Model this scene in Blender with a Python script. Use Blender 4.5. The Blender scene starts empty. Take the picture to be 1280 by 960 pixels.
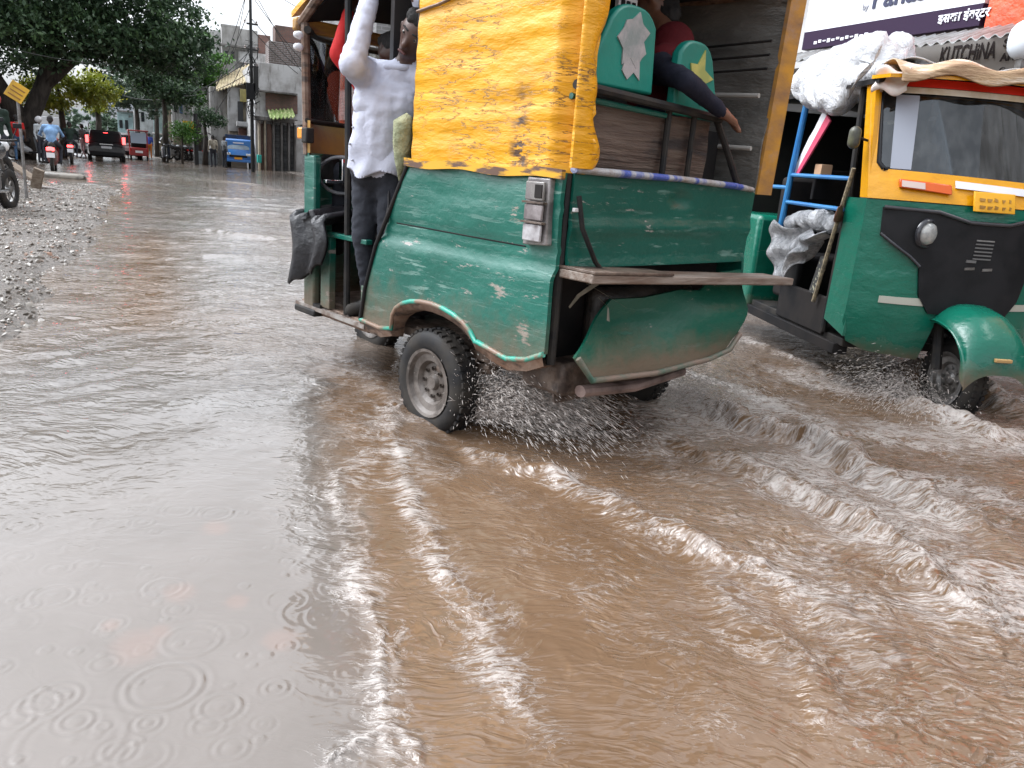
import bpy, bmesh, math, random
import numpy as np
from mathutils import Vector, Matrix
from mathutils.geometry import delaunay_2d_cdt
R = math.radians
random.seed(7)
rng = np.random.default_rng(11)
scene = bpy.context.scene
COL = scene.collection

# ---------------------------------------------------------------- camera model
FPX, PITCH, ROLL, YAW, CAMH = 961., R(15.6), R(4.5), R(25.3), 1.2
def ray(x, y):
    dx, dy = x-640, y-480
    c, s = math.cos(ROLL), math.sin(ROLL)
    u = dx*c+dy*s; v = -dx*s+dy*c
    fw = FPX*math.cos(PITCH)-v*math.sin(PITCH); up = -FPX*math.sin(PITCH)-v*math.cos(PITCH)
    cy, sy = math.cos(YAW), math.sin(YAW)
    return (u*cy+fw*sy, -u*sy+fw*cy, up)
def gnd(x, y, z=0.):
    d = ray(x, y); t = (z-CAMH)/d[2]
    return (d[0]*t, d[1]*t)
def atY(x, y, Y):
    d = ray(x, y); t = Y/d[1]
    return (d[0]*t, Y, CAMH+d[2]*t)
cam_data = bpy.data.cameras.new('camera')
cam = bpy.data.objects.new('camera', cam_data); COL.objects.link(cam)
r0 = Vector((math.cos(YAW), -math.sin(YAW), 0))
f0 = Vector((math.sin(YAW)*math.cos(PITCH), math.cos(YAW)*math.cos(PITCH), -math.sin(PITCH)))
u0 = r0.cross(f0)
rr = r0*math.cos(ROLL)+u0*math.sin(ROLL); uu = u0*math.cos(ROLL)-r0*math.sin(ROLL)
cam.matrix_world = Matrix(((rr.x, uu.x, -f0.x, 0), (rr.y, uu.y, -f0.y, 0), (rr.z, uu.z, -f0.z, CAMH), (0, 0, 0, 1)))
cam_data.sensor_width = 36; cam_data.lens = FPX/1280*36; cam_data.clip_start = .05; cam_data.clip_end = 1500
scene.camera = cam

# ---------------------------------------------------------------- objects
def tag(o, label=None, cat=None, group=None, kind=None):
    if label: o['label'] = label
    if cat: o['category'] = cat
    if group: o['group'] = group
    if kind: o['kind'] = kind
    return o
def thing(name, label, cat, loc=(0, 0, 0), rz=0, group=None):
    o = bpy.data.objects.new(name, None); COL.objects.link(o)
    o.location = loc; o.rotation_euler = (0, 0, rz); o.empty_display_size = .2
    return tag(o, label, cat, group)
def link(name, me, m=None, parent=None, smooth=None):
    o = bpy.data.objects.new(name, me); COL.objects.link(o)
    if m is not None:
        me.materials.clear()
        for x in (m if isinstance(m, (list, tuple)) else [m]): me.materials.append(x)
    if parent is not None: o.parent = parent
    if smooth is not None: shade(me, smooth)
    return o
def shade(me, ang=35):
    n = len(me.polygons)
    me.polygons.foreach_set('use_smooth', np.ones(n, dtype=bool))
    if ang < 179:
        try: me.set_sharp_from_angle(angle=R(ang))
        except Exception: pass
def copy_tree(o, parent=None, loc=None, rz=None, label=None):
    c = o.copy(); COL.objects.link(c); c.parent = parent
    if loc is not None: c.location = loc
    if rz is not None: c.rotation_euler = (0, 0, rz)
    if label: c['label'] = label
    for ch in list(o.children): copy_tree(ch, c)
    return c
def npmesh(name, V, Q=None, T=None):
    me = bpy.data.meshes.new(name)
    V = np.asarray(V, dtype=np.float32)
    loops = []; starts = []; n = 0
    if Q is not None and len(Q):
        Q = np.asarray(Q, dtype=np.int32); loops.append(Q.ravel()); starts.append(np.arange(len(Q))*4); n = len(Q)*4
    if T is not None and len(T):
        T = np.asarray(T, dtype=np.int32); loops.append(T.ravel()); starts.append(n+np.arange(len(T))*3)
    loops = np.concatenate(loops); starts = np.concatenate(starts)
    me.vertices.add(len(V)); me.vertices.foreach_set('co', V.ravel())
    me.loops.add(len(loops)); me.loops.foreach_set('vertex_index', loops.astype(np.int32))
    me.polygons.add(len(starts)); me.polygons.foreach_set('loop_start', starts.astype(np.int32))
    me.update(calc_edges=True)
    return me
def attr(me, name, vals):
    a = me.attributes.new(name, 'FLOAT', 'POINT'); a.data.foreach_set('value', np.asarray(vals, dtype=np.float32))

class MB:
    def __init__(s): s.v = []; s.f = []
    def add(s, vs, fs):
        n = len(s.v); s.v += [tuple(map(float, p)) for p in vs]; s.f += [tuple(i+n for i in f) for f in fs]; return s
    def box(s, x0, x1, y0, y1, z0, z1, M=None):
        vs = [Vector((x, y, z)) for z in (z0, z1) for y in (y0, y1) for x in (x0, x1)]
        if M is not None: vs = [M@p for p in vs]
        return s.add(vs, [(0, 2, 3, 1), (4, 5, 7, 6), (0, 1, 5, 4), (2, 6, 7, 3), (0, 4, 6, 2), (1, 3, 7, 5)])
    def tube(s, pts, rad, n=8, cap=True, sq=1.0):
        pts = [Vector(p) for p in pts]; rads = rad if isinstance(rad, (list, tuple)) else [rad]*len(pts)
        rings = []; up = None
        for i, p in enumerate(pts):
            t = (pts[min(i+1, len(pts)-1)]-pts[max(i-1, 0)]).normalized()
            if up is None: up = Vector((0, 0, 1)) if abs(t.z) < .9 else Vector((1, 0, 0))
            a = t.cross(up).normalized(); b = a.cross(t).normalized(); up = b
            rings.append([p+a*(math.cos(2*math.pi*k/n)*rads[i])+b*(math.sin(2*math.pi*k/n)*rads[i]*sq) for k in range(n)])
        vs = [p for r in rings for p in r]; fs = []
        for i in range(len(rings)-1):
            for k in range(n):
                fs.append((i*n+k, i*n+(k+1) % n, (i+1)*n+(k+1) % n, (i+1)*n+k))
        if cap: fs += [tuple(range(n))[::-1], tuple((len(rings)-1)*n+k for k in range(n))]
        return s.add(vs, fs)
    def lathe(s, prof, M=None, n=24):      # profile (r,h) round local z
        vs = []; fs = []
        for r, h in prof:
            for k in range(n): vs.append(Vector((r*math.cos(2*math.pi*k/n), r*math.sin(2*math.pi*k/n), h)))
        for i in range(len(prof)-1):
            for k in range(n): fs.append((i*n+k, i*n+(k+1) % n, (i+1)*n+(k+1) % n, (i+1)*n+k))
        if M is not None: vs = [M@p for p in vs]
        return s.add(vs, fs)
    def grid(s, fn, nu, nv, thick=None):    # fn(u,v)->point ; thick = vector offset for the back
        vs = [Vector(fn(i/nu, j/nv)) for j in range(nv+1) for i in range(nu+1)]
        q = [(j*(nu+1)+i, j*(nu+1)+i+1, (j+1)*(nu+1)+i+1, (j+1)*(nu+1)+i) for j in range(nv) for i in range(nu)]
        if thick is None: return s.add(vs, q)
        t = Vector(thick); n = len(vs)
        fs = q+[tuple(k+n for k in f[::-1]) for f in q]
        bd = [i for i in range(nu+1)]+[j*(nu+1)+nu for j in range(1, nv+1)]+[nv*(nu+1)+i for i in range(nu-1, -1, -1)]+[j*(nu+1) for j in range(nv-1, 0, -1)]
        for k in range(len(bd)):
            a, b = bd[k], bd[(k+1) % len(bd)]; fs.append((b, a, a+n, b+n))
        return s.add(vs+[p+t for p in vs], fs)
    def prism(s, poly, fn, d0, d1):  # polygon (u,v) between depths; fn(u,v,d)->point
        n = len(poly)
        return s.add([fn(u, v, d0) for u, v in poly]+[fn(u, v, d1) for u, v in poly],
                     [tuple(range(n)), tuple(range(2*n-1, n-1, -1))]+[((i+1) % n, i, i+n, (i+1) % n+n) for i in range(n)])
    def patch(s, poly, fn, d0, d1, step=.05):   # polygon laid on a surface fn(u,v,d), cut into cells, with thickness
        P = []
        m = len(poly)
        for i in range(m):
            a, b = poly[i], poly[(i+1) % m]; L = math.hypot(b[0]-a[0], b[1]-a[1]); k = max(1, int(L/step))
            for j in range(k): P.append((a[0]+(b[0]-a[0])*j/k, a[1]+(b[1]-a[1])*j/k))
        nb = len(P)
        us = [p[0] for p in P]; vs_ = [p[1] for p in P]
        inner = []
        def inside(x, y):
            c = False; j = nb-1
            for i in range(nb):
                if (P[i][1] > y) != (P[j][1] > y) and x < (P[j][0]-P[i][0])*(y-P[i][1])/(P[j][1]-P[i][1])+P[i][0]: c = not c
                j = i
            return c
        u = min(us)+step*.5
        while u < max(us):
            v = min(vs_)+step*.5
            while v < max(vs_):
                if inside(u, v) and min((u-p[0])**2+(v-p[1])**2 for p in P) > (step*.4)**2: inner.append((u, v))
                v += step
            u += step
        pts = [Vector(p) for p in P+inner]
        out = delaunay_2d_cdt(pts, [], [list(range(nb))], 1, 1e-6)
        vo, fo = out[0], out[2]
        n = len(vo)
        cnt = {}
        for f in fo:
            for i in range(len(f)):
                e = (f[i], f[(i+1) % len(f)]); cnt[e] = 1
        side = [(a, b) for (a, b) in cnt if (b, a) not in cnt]
        return s.add([fn(p[0], p[1], d0) for p in vo]+[fn(p[0], p[1], d1) for p in vo],
                     [tuple(f) for f in fo]+[tuple(k+n for k in f[::-1]) for f in fo]+[(b, a, a+n, b+n) for a, b in side])
    def mesh(s, name='m', fixn=True):
        me = bpy.data.meshes.new(name); me.from_pydata(s.v, [], s.f); me.update()
        if fixn:
            bm = bmesh.new(); bm.from_mesh(me); bmesh.ops.recalc_face_normals(bm, faces=bm.faces); bm.to_mesh(me); bm.free()
        return me
    def obj(s, name, m, parent=None, smooth=35, bevel=0):
        o = link(name, s.mesh(name), m, parent, smooth)
        if bevel:
            b = o.modifiers.new('bevel', 'BEVEL'); b.width = bevel; b.segments = 2; b.limit_method = 'ANGLE'; b.angle_limit = R(40)
        return o
def box(name, x0, x1, y0, y1, z0, z1, m, parent=None, bevel=.006):
    return MB().box(x0, x1, y0, y1, z0, z1).obj(name, m, parent, 35, bevel)
def rotM(loc, ex=0, ey=0, ez=0):
    from mathutils import Euler
    return Matrix.Translation(loc)@Euler((ex, ey, ez)).to_matrix().to_4x4()

# ---------------------------------------------------------------- numpy noise
_perm = rng.permutation(512)
_grad = np.stack([np.cos(np.arange(512)*2.399), np.sin(np.arange(512)*2.399)], 1)
def perlin(x, y):
    xi = np.floor(x).astype(np.int64); yi = np.floor(y).astype(np.int64); xf = x-xi; yf = y-yi
    u = xf**3*(xf*(xf*6-15)+10); v = yf**3*(yf*(yf*6-15)+10)
    def g(ix, iy, dx, dy):
        h = _perm[(_perm[ix % 512]+iy) % 512]; return _grad[h, 0]*dx+_grad[h, 1]*dy
    a = g(xi, yi, xf, yf); b = g(xi+1, yi, xf-1, yf); c = g(xi, yi+1, xf, yf-1); d = g(xi+1, yi+1, xf-1, yf-1)
    return (a+(b-a)*u)+((c+(d-c)*u)-(a+(b-a)*u))*v
def fbm(x, y, oct=4, gain=.5):
    s = 0; a = 1
    for i in range(oct): s = s+a*perlin(x*2**i+i*17.3, y*2**i+i*5.7); a *= gain
    return s
def sstep(x, a, b):
    t = np.clip((x-a)/(b-a), 0, 1); return t*t*(3-2*t)

# ---------------------------------------------------------------- materials
MATS = {}
def nmat(name):
    m = bpy.data.materials.new(name); m.use_nodes = True
    nt = m.node_tree; b = nt.nodes['Principled BSDF']
    return m, nt, b
def N(nt, t, **k):
    n = nt.nodes.new(t)
    for a, v in k.items(): setattr(n, a, v)
    return n
def noise(nt, scale, detail=4, rough=.55, stretch=(1, 1, 1), coord='Object', dist=0, rot=(0, 0, 0), off=(0, 0, 0)):
    tc = N(nt, 'ShaderNodeTexCoord'); mp = N(nt, 'ShaderNodeMapping'); n = N(nt, 'ShaderNodeTexNoise')
    mp.inputs['Scale'].default_value = stretch; mp.inputs['Rotation'].default_value = rot; mp.inputs['Location'].default_value = off
    n.inputs['Scale'].default_value = scale; n.inputs['Detail'].default_value = detail; n.inputs['Roughness'].default_value = rough
    n.inputs['Distortion'].default_value = dist
    nt.links.new(tc.outputs[coord], mp.inputs[0]); nt.links.new(mp.outputs[0], n.inputs[0])
    return n.outputs[0]
def ramp(nt, src, stops):
    r = N(nt, 'ShaderNodeValToRGB'); e = r.color_ramp.elements
    while len(e) < len(stops): e.new(.5)
    for i, (p, c) in enumerate(stops):
        e[i].position = p; e[i].color = (c, c, c, 1) if not isinstance(c, (tuple, list)) else (*c, 1)
    nt.links.new(src, r.inputs[0]); return r.outputs[0]
def mix(nt, fac, a, b, mode='MIX'):
    m = N(nt, 'ShaderNodeMix', data_type='RGBA', blend_type=mode)
    for i, x in ((0, fac), (6, a), (7, b)):
        if hasattr(x, 'links') or hasattr(x, 'is_linked'): nt.links.new(x, m.inputs[i])
        elif i == 0: m.inputs[0].default_value = x
        else: m.inputs[i].default_value = (*x, 1)
    return m.outputs[2]
def math_(nt, op, a, b=None, clamp=False):
    m = N(nt, 'ShaderNodeMath', operation=op, use_clamp=clamp)
    for i, x in ((0, a), (1, b)):
        if x is None: continue
        if hasattr(x, 'is_linked'): nt.links.new(x, m.inputs[i])
        else: m.inputs[i].default_value = x
    return m.outputs[0]
def bump(nt, b, src, strength=.3, dist=.01):
    n = N(nt, 'ShaderNodeBump'); n.inputs['Strength'].default_value = strength; n.inputs['Distance'].default_value = dist
    nt.links.new(src, n.inputs['Height']); nt.links.new(n.outputs[0], b.inputs['Normal']); return n
def pmat(name, c1, c2=None, scale=6, rough=.6, rough2=None, bmp=0, bscale=None, bdist=.01, stretch=(1, 1, 1), metal=0, lo=.4, hi=.6, detail=5, c3=None, s3=2, lo3=.5, hi3=.62, st3=(1, 1, 1), spec=.5, coat=0, emit=None, es=0):
    if name in MATS: return MATS[name]
    m, nt, b = nmat(name)
    col = None
    if c2 is not None:
        f = ramp(nt, noise(nt, scale, detail, .6, stretch), [(lo, 0.), (hi, 1.)]); col = mix(nt, f, c1, c2)
        if rough2 is not None:
            rr_ = N(nt, 'ShaderNodeMapRange'); nt.links.new(f, rr_.inputs[0]); rr_.inputs[3].default_value = rough; rr_.inputs[4].default_value = rough2
            nt.links.new(rr_.outputs[0], b.inputs['Roughness'])
    if c3 is not None:
        f3 = ramp(nt, noise(nt, s3, 6, .65, st3, off=(3, 5, 1)), [(lo3, 0.), (hi3, 1.)]); col = mix(nt, f3, col if col is not None else c1, c3)
    if col is not None: nt.links.new(col, b.inputs['Base Color'])
    else: b.inputs['Base Color'].default_value = (*c1, 1)
    if rough2 is None or c2 is None: b.inputs['Roughness'].default_value = rough
    b.inputs['Metallic'].default_value = metal; b.inputs['Specular IOR Level'].default_value = spec
    b.inputs['Coat Weight'].default_value = coat; b.inputs['Coat Roughness'].default_value = .1
    if bmp: bump(nt, b, noise(nt, bscale or scale*3, 5, .6, stretch), bmp, bdist)
    if emit: b.inputs['Emission Color'].default_value = (*emit, 1); b.inputs['Emission Strength'].default_value = es
    MATS[name] = m; return m
def painted(name, base, worn, prim=(.3, .27, .25), rough=.35, grime_z=(.3, .75), amt=.0, rough_hi=.6, axis='y', patches=()):
    """weathered vehicle paint: streaky scratches showing primer, mud spatter thinning upwards from the sill"""
    if name in MATS: return MATS[name]
    m, nt, b = nmat(name)
    st = (1.2, 1.2, 14) if axis == 'y' else (1.2, 1.2, 9)
    v = ramp(nt, noise(nt, 2.2, 4, .5), [(.35, 0.), (.65, 1.)])
    col = mix(nt, v, base, tuple(x*.78 for x in base))
    s1 = ramp(nt, noise(nt, 3.2, 8, .72, st), [(.585-amt, 0.), (.63-amt, 1.)])
    pat = ramp(nt, noise(nt, 1.6, 3, .5, off=(4, 2, 7)), [(.46, .0), (.6, 1.)])
    col = mix(nt, math_(nt, 'MULTIPLY', s1, pat), col, worn)
    s2 = ramp(nt, noise(nt, 4.5, 8, .75, (1, 1, 4), off=(9, 3, 2)), [(.645-amt, 0.), (.68-amt, 1.)])
    col = mix(nt, s2, col, prim)
    tc = N(nt, 'ShaderNodeTexCoord'); sp = N(nt, 'ShaderNodeSeparateXYZ'); nt.links.new(tc.outputs['Object'], sp.inputs[0])
    for (qx, qy, qz, qr) in patches:
        d = N(nt, 'ShaderNodeVectorMath', operation='DISTANCE'); nt.links.new(tc.outputs['Object'], d.inputs[0]); d.inputs[1].default_value = (qx, qy, qz)
        pm = ramp(nt, math_(nt, 'ADD', math_(nt, 'DIVIDE', d.outputs['Value'], qr*1.6), math_(nt, 'MULTIPLY', noise(nt, 7, 7, .75, (1, .8, 3.5), off=(qy, qz, 0)), 1.5)), [(.98/1.9*1.9-.06, 1.), (1.0, 0.)])
        col = mix(nt, pm, col, (.27, .235, .2))
    mr = N(nt, 'ShaderNodeMapRange', clamp=True); nt.links.new(sp.outputs[2], mr.inputs[0])
    mr.inputs[1].default_value = grime_z[1]; mr.inputs[2].default_value = grime_z[0]; mr.inputs[3].default_value = 0; mr.inputs[4].default_value = .5
    gn = noise(nt, 9, 7, .7, off=(1, 7, 3))
    g = ramp(nt, math_(nt, 'ADD', mr.outputs[0], math_(nt, 'MULTIPLY', gn, .5)), [(.36, 0.), (.66, 1.)])
    col = mix(nt, math_(nt, 'MULTIPLY', g, .85), col, (.13, .085, .055))
    nt.links.new(col, b.inputs['Base Color'])
    rf = math_(nt, 'ADD', math_(nt, 'MULTIPLY', math_(nt, 'MAXIMUM', s1, g), rough_hi-rough), rough)
    nt.links.new(rf, b.inputs['Roughness'])
    hh = math_(nt, 'ADD', math_(nt, 'MULTIPLY', noise(nt, 4.5, 5, .55, (1, 1, 1.6)), .9), math_(nt, 'MULTIPLY', s1, -.04))
    bump(nt, b, hh, .5, .03)
    MATS[name] = m; return m
def brickmat(name, c1, c2, mortar, bw=.25, bh=.08, stain=(.08, .07, .06), axis='x'):
    if name in MATS: return MATS[name]
    m, nt, b = nmat(name)
    tc = N(nt, 'ShaderNodeTexCoord'); sp = N(nt, 'ShaderNodeSeparateXYZ'); cb = N(nt, 'ShaderNodeCombineXYZ')
    nt.links.new(tc.outputs['Object'], sp.inputs[0])
    nt.links.new(math_(nt, 'ADD', sp.outputs[0], sp.outputs[1]), cb.inputs[0]); nt.links.new(sp.outputs[2], cb.inputs[1])
    br = N(nt, 'ShaderNodeTexBrick'); nt.links.new(cb.outputs[0], br.inputs[0])
    br.inputs['Color1'].default_value = (*c1, 1); br.inputs['Color2'].default_value = (*c2, 1); br.inputs['Mortar'].default_value = (*mortar, 1)
    br.inputs['Scale'].default_value = 1; br.inputs['Brick Width'].default_value = bw; br.inputs['Row Height'].default_value = bh; br.inputs['Mortar Size'].default_value = .014
    f = ramp(nt, noise(nt, .9, 7, .7, (1, 1, .5)), [(.42, 0.), (.62, 1.)])
    nt.links.new(mix(nt, math_(nt, 'MULTIPLY', f, .75), br.outputs[0], stain), b.inputs['Base Color'])
    b.inputs['Roughness'].default_value = .85
    bump(nt, b, br.outputs[1], .6, -.01)
    MATS[name] = m; return m

black = pmat('black_rubber', (.009, .009, .01), (.03, .026, .022), 7, .6, .8, bmp=.2, spec=.3)
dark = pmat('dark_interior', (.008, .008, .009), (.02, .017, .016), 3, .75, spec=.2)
blackplastic = pmat('black_plastic', (.009, .0095, .011), (.016, .016, .018), 5, .35, .5, spec=.18)
grime = pmat('muddy_metal', (.07, .045, .032), (.16, .12, .095), 8, .65, .45, bmp=.5, bscale=22, c3=(.03, .02, .016), s3=5)
rust = pmat('rusty_edge', (.13, .07, .042), (.2, .14, .105), 9, .7, bmp=.4, bscale=30, c3=(.04, .025, .018), s3=6, st3=(1, 1, 3))
steel = pmat('worn_steel', (.28, .28, .28), (.14, .13, .12), 6, .35, .6, metal=.7)
chrome = pmat('chrome', (.7, .7, .7), None, metal=1, rough=.15)
teal = painted('teal_paint', (.004, .112, .080), (.15, .27, .23), amt=.03, patches=((.02, .30, .72, .12), (.02, .24, 1.02, .10), (0, .12, .56, .1)))
teal2 = painted('teal_paint_rear', (.004, .092, .066), (.1, .2, .17), amt=.015, grime_z=(.35, .95), axis='x')
yellowp = painted('yellow_paint', (.62, .29, .005), (.5, .32, .1), prim=(.2, .12, .05), grime_z=(.3, .6))
gloss_green = painted('green_front_paint', (.004, .128, .082), (.04, .19, .13), rough=.22, amt=-.06, grime_z=(.2, .42))
gloss_yel = painted('yellow_front_paint', (.72, .33, .004), (.6, .35, .05), rough=.25, amt=-.08, grime_z=(.1, .2))
glassm, _nt, _b = nmat('wet_glass')
_b.inputs['Base Color'].default_value = (.75, .8, .8, 1); _b.inputs['Transmission Weight'].default_value = 1; _b.inputs['Roughness'].default_value = .03
_b.inputs['IOR'].default_value = 1.45
def thin_glass(name, tint, rough, refl):
    m, nt, b = nmat(name)
    tr = N(nt, 'ShaderNodeBsdfTransparent'); tr.inputs[0].default_value = (*tint, 1)
    gl = N(nt, 'ShaderNodeBsdfGlossy'); gl.inputs['Roughness'].default_value = rough; gl.inputs[0].default_value = (.9, .93, .95, 1)
    fr = N(nt, 'ShaderNodeFresnel'); fr.inputs[0].default_value = refl
    d = N(nt, 'ShaderNodeBsdfDiffuse'); d.inputs[0].default_value = (.2, .21, .21, 1)
    mx = N(nt, 'ShaderNodeMixShader'); m2 = N(nt, 'ShaderNodeMixShader')
    f = ramp(nt, noise(nt, 7, 6, .7, (1, 1, .5)), [(.45, .02), (.75, .3)])
    nt.links.new(f, m2.inputs[0]); nt.links.new(tr.outputs[0], m2.inputs[1]); nt.links.new(d.outputs[0], m2.inputs[2])
    nt.links.new(fr.outputs[0], mx.inputs[0]); nt.links.new(m2.outputs[0], mx.inputs[1]); nt.links.new(gl.outputs[0], mx.inputs[2])
    nt.links.new(mx.outputs[0], nt.nodes['Material Output'].inputs[0]); MATS[name] = m; return m
screen_glass = thin_glass('windscreen_glass', (.85, .88, .88), .02, 1.4)
dark_glass = thin_glass('front_windscreen_glass', (.35, .38, .4), .03, 1.75)
skin = pmat('brown_skin', (.16, .075, .045), (.12, .055, .033), 8, .45, bmp=.1, bscale=60)
skin_dk = pmat('dark_brown_skin', (.075, .035, .024), (.05, .024, .017), 8, .45, bmp=.1, bscale=60)
hairm = pmat('black_hair', (.008, .007, .007), (.012, .01, .009), 40, .8, stretch=(1, 1, .2), bmp=.4, bscale=120)
def cloth(name, c, k=.75, b=.5, bd=.02): return pmat(name, c, tuple(x*k for x in c), 5, .85, bmp=b, bscale=9, bdist=bd, spec=.2)
white_shirt = cloth('white_shirt_cotton', (.52, .54, .64), .88, .35, .03)
trouser = cloth('charcoal_trousers', (.035, .038, .048))
redc = cloth('red_cotton', (.42, .02, .02)); maroon = cloth('maroon_cotton', (.1, .01, .014)); navy = cloth('navy_sleeve', (.015, .017, .03))
bluec = cloth('pale_blue_shirt', (.22, .38, .62)); greyc = cloth('grey_cotton', (.16, .17, .18)); jeans = cloth('blue_jeans', (.06, .12, .22))
beige = cloth('beige_cotton', (.35, .32, .26)); darkgr = cloth('dark_green_cotton', (.02, .035, .028)); whitec = cloth('white_cotton', (.6, .6, .62)); orangec = cloth('orange_cotton', (.5, .16, .03))
plastic = None

# ---------------------------------------------------------------- people: one remeshed body each
def capsule(mb, p, q, r1, r2, n=12, sx=1., k=4):
    p, q = Vector(p), Vector(q); d = (q-p); L = d.length
    t = d.normalized() if L > 1e-6 else Vector((0, 0, 1))
    up = Vector((0, 1, 0)) if abs(t.y) < .9 else Vector((1, 0, 0))
    a = t.cross(up).normalized(); b = a.cross(t).normalized()
    prof = [(-math.cos(math.pi/2*i/k)*r1, math.sin(math.pi/2*i/k)*r1) for i in range(0, k+1)]
    prof += [(L+math.sin(math.pi/2*i/k)*r2, math.cos(math.pi/2*i/k)*r2) for i in range(0, k+1)]
    vs = []; fs = []
    for h, r in prof:
        r = max(r, 1e-4)
        for j in range(n):
            an = 2*math.pi*j/n; vs.append(p+t*h+a*(math.cos(an)*r*sx)+b*(math.sin(an)*r))
    for i in range(len(prof)-1):
        for j in range(n): fs.append((i*n+j, i*n+(j+1) % n, (i+1)*n+(j+1) % n, (i+1)*n+j))
    fs += [tuple(range(n))[::-1], tuple((len(prof)-1)*n+j for j in range(n))]
    mb.add(vs, fs)
def remesh(mb, voxel, smooth=3):
    me = mb.mesh('tmp'); o = bpy.data.objects.new('tmp', me); COL.objects.link(o)
    r = o.modifiers.new('r', 'REMESH'); r.mode = 'VOXEL'; r.voxel_size = voxel; r.use_smooth_shade = True
    if smooth: s = o.modifiers.new('s', 'SMOOTH'); s.iterations = smooth; s.factor = .5
    bpy.context.view_layer.update()
    dg = bpy.context.evaluated_depsgraph_get(); out = bpy.data.meshes.new_from_object(o.evaluated_get(dg))
    bpy.data.objects.remove(o); return out
def jitter(me, amp, sc_, midx=None):
    n = len(me.vertices); co = np.zeros(n*3, dtype=np.float32); me.vertices.foreach_get('co', co); co = co.reshape(-1, 3)
    no = np.zeros(n*3, dtype=np.float32); me.vertices.foreach_get('normal', no); no = no.reshape(-1, 3)
    k = np.ones(n)
    if midx is not None:
        k[:] = 0
        for p, m in zip(me.polygons, midx):
            if m in (0, 1):
                for v in p.vertices: k[v] = 1
    d = amp*(.6-2.4*np.abs(fbm(co[:, 0]*sc_+co[:, 2]*sc_*.5, co[:, 1]*sc_*.6+co[:, 2]*sc_*1.2, 3)))
    co = co+no*(d*k)[:, None]; me.vertices.foreach_set('co', co.astype(np.float32).ravel()); me.update()
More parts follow.
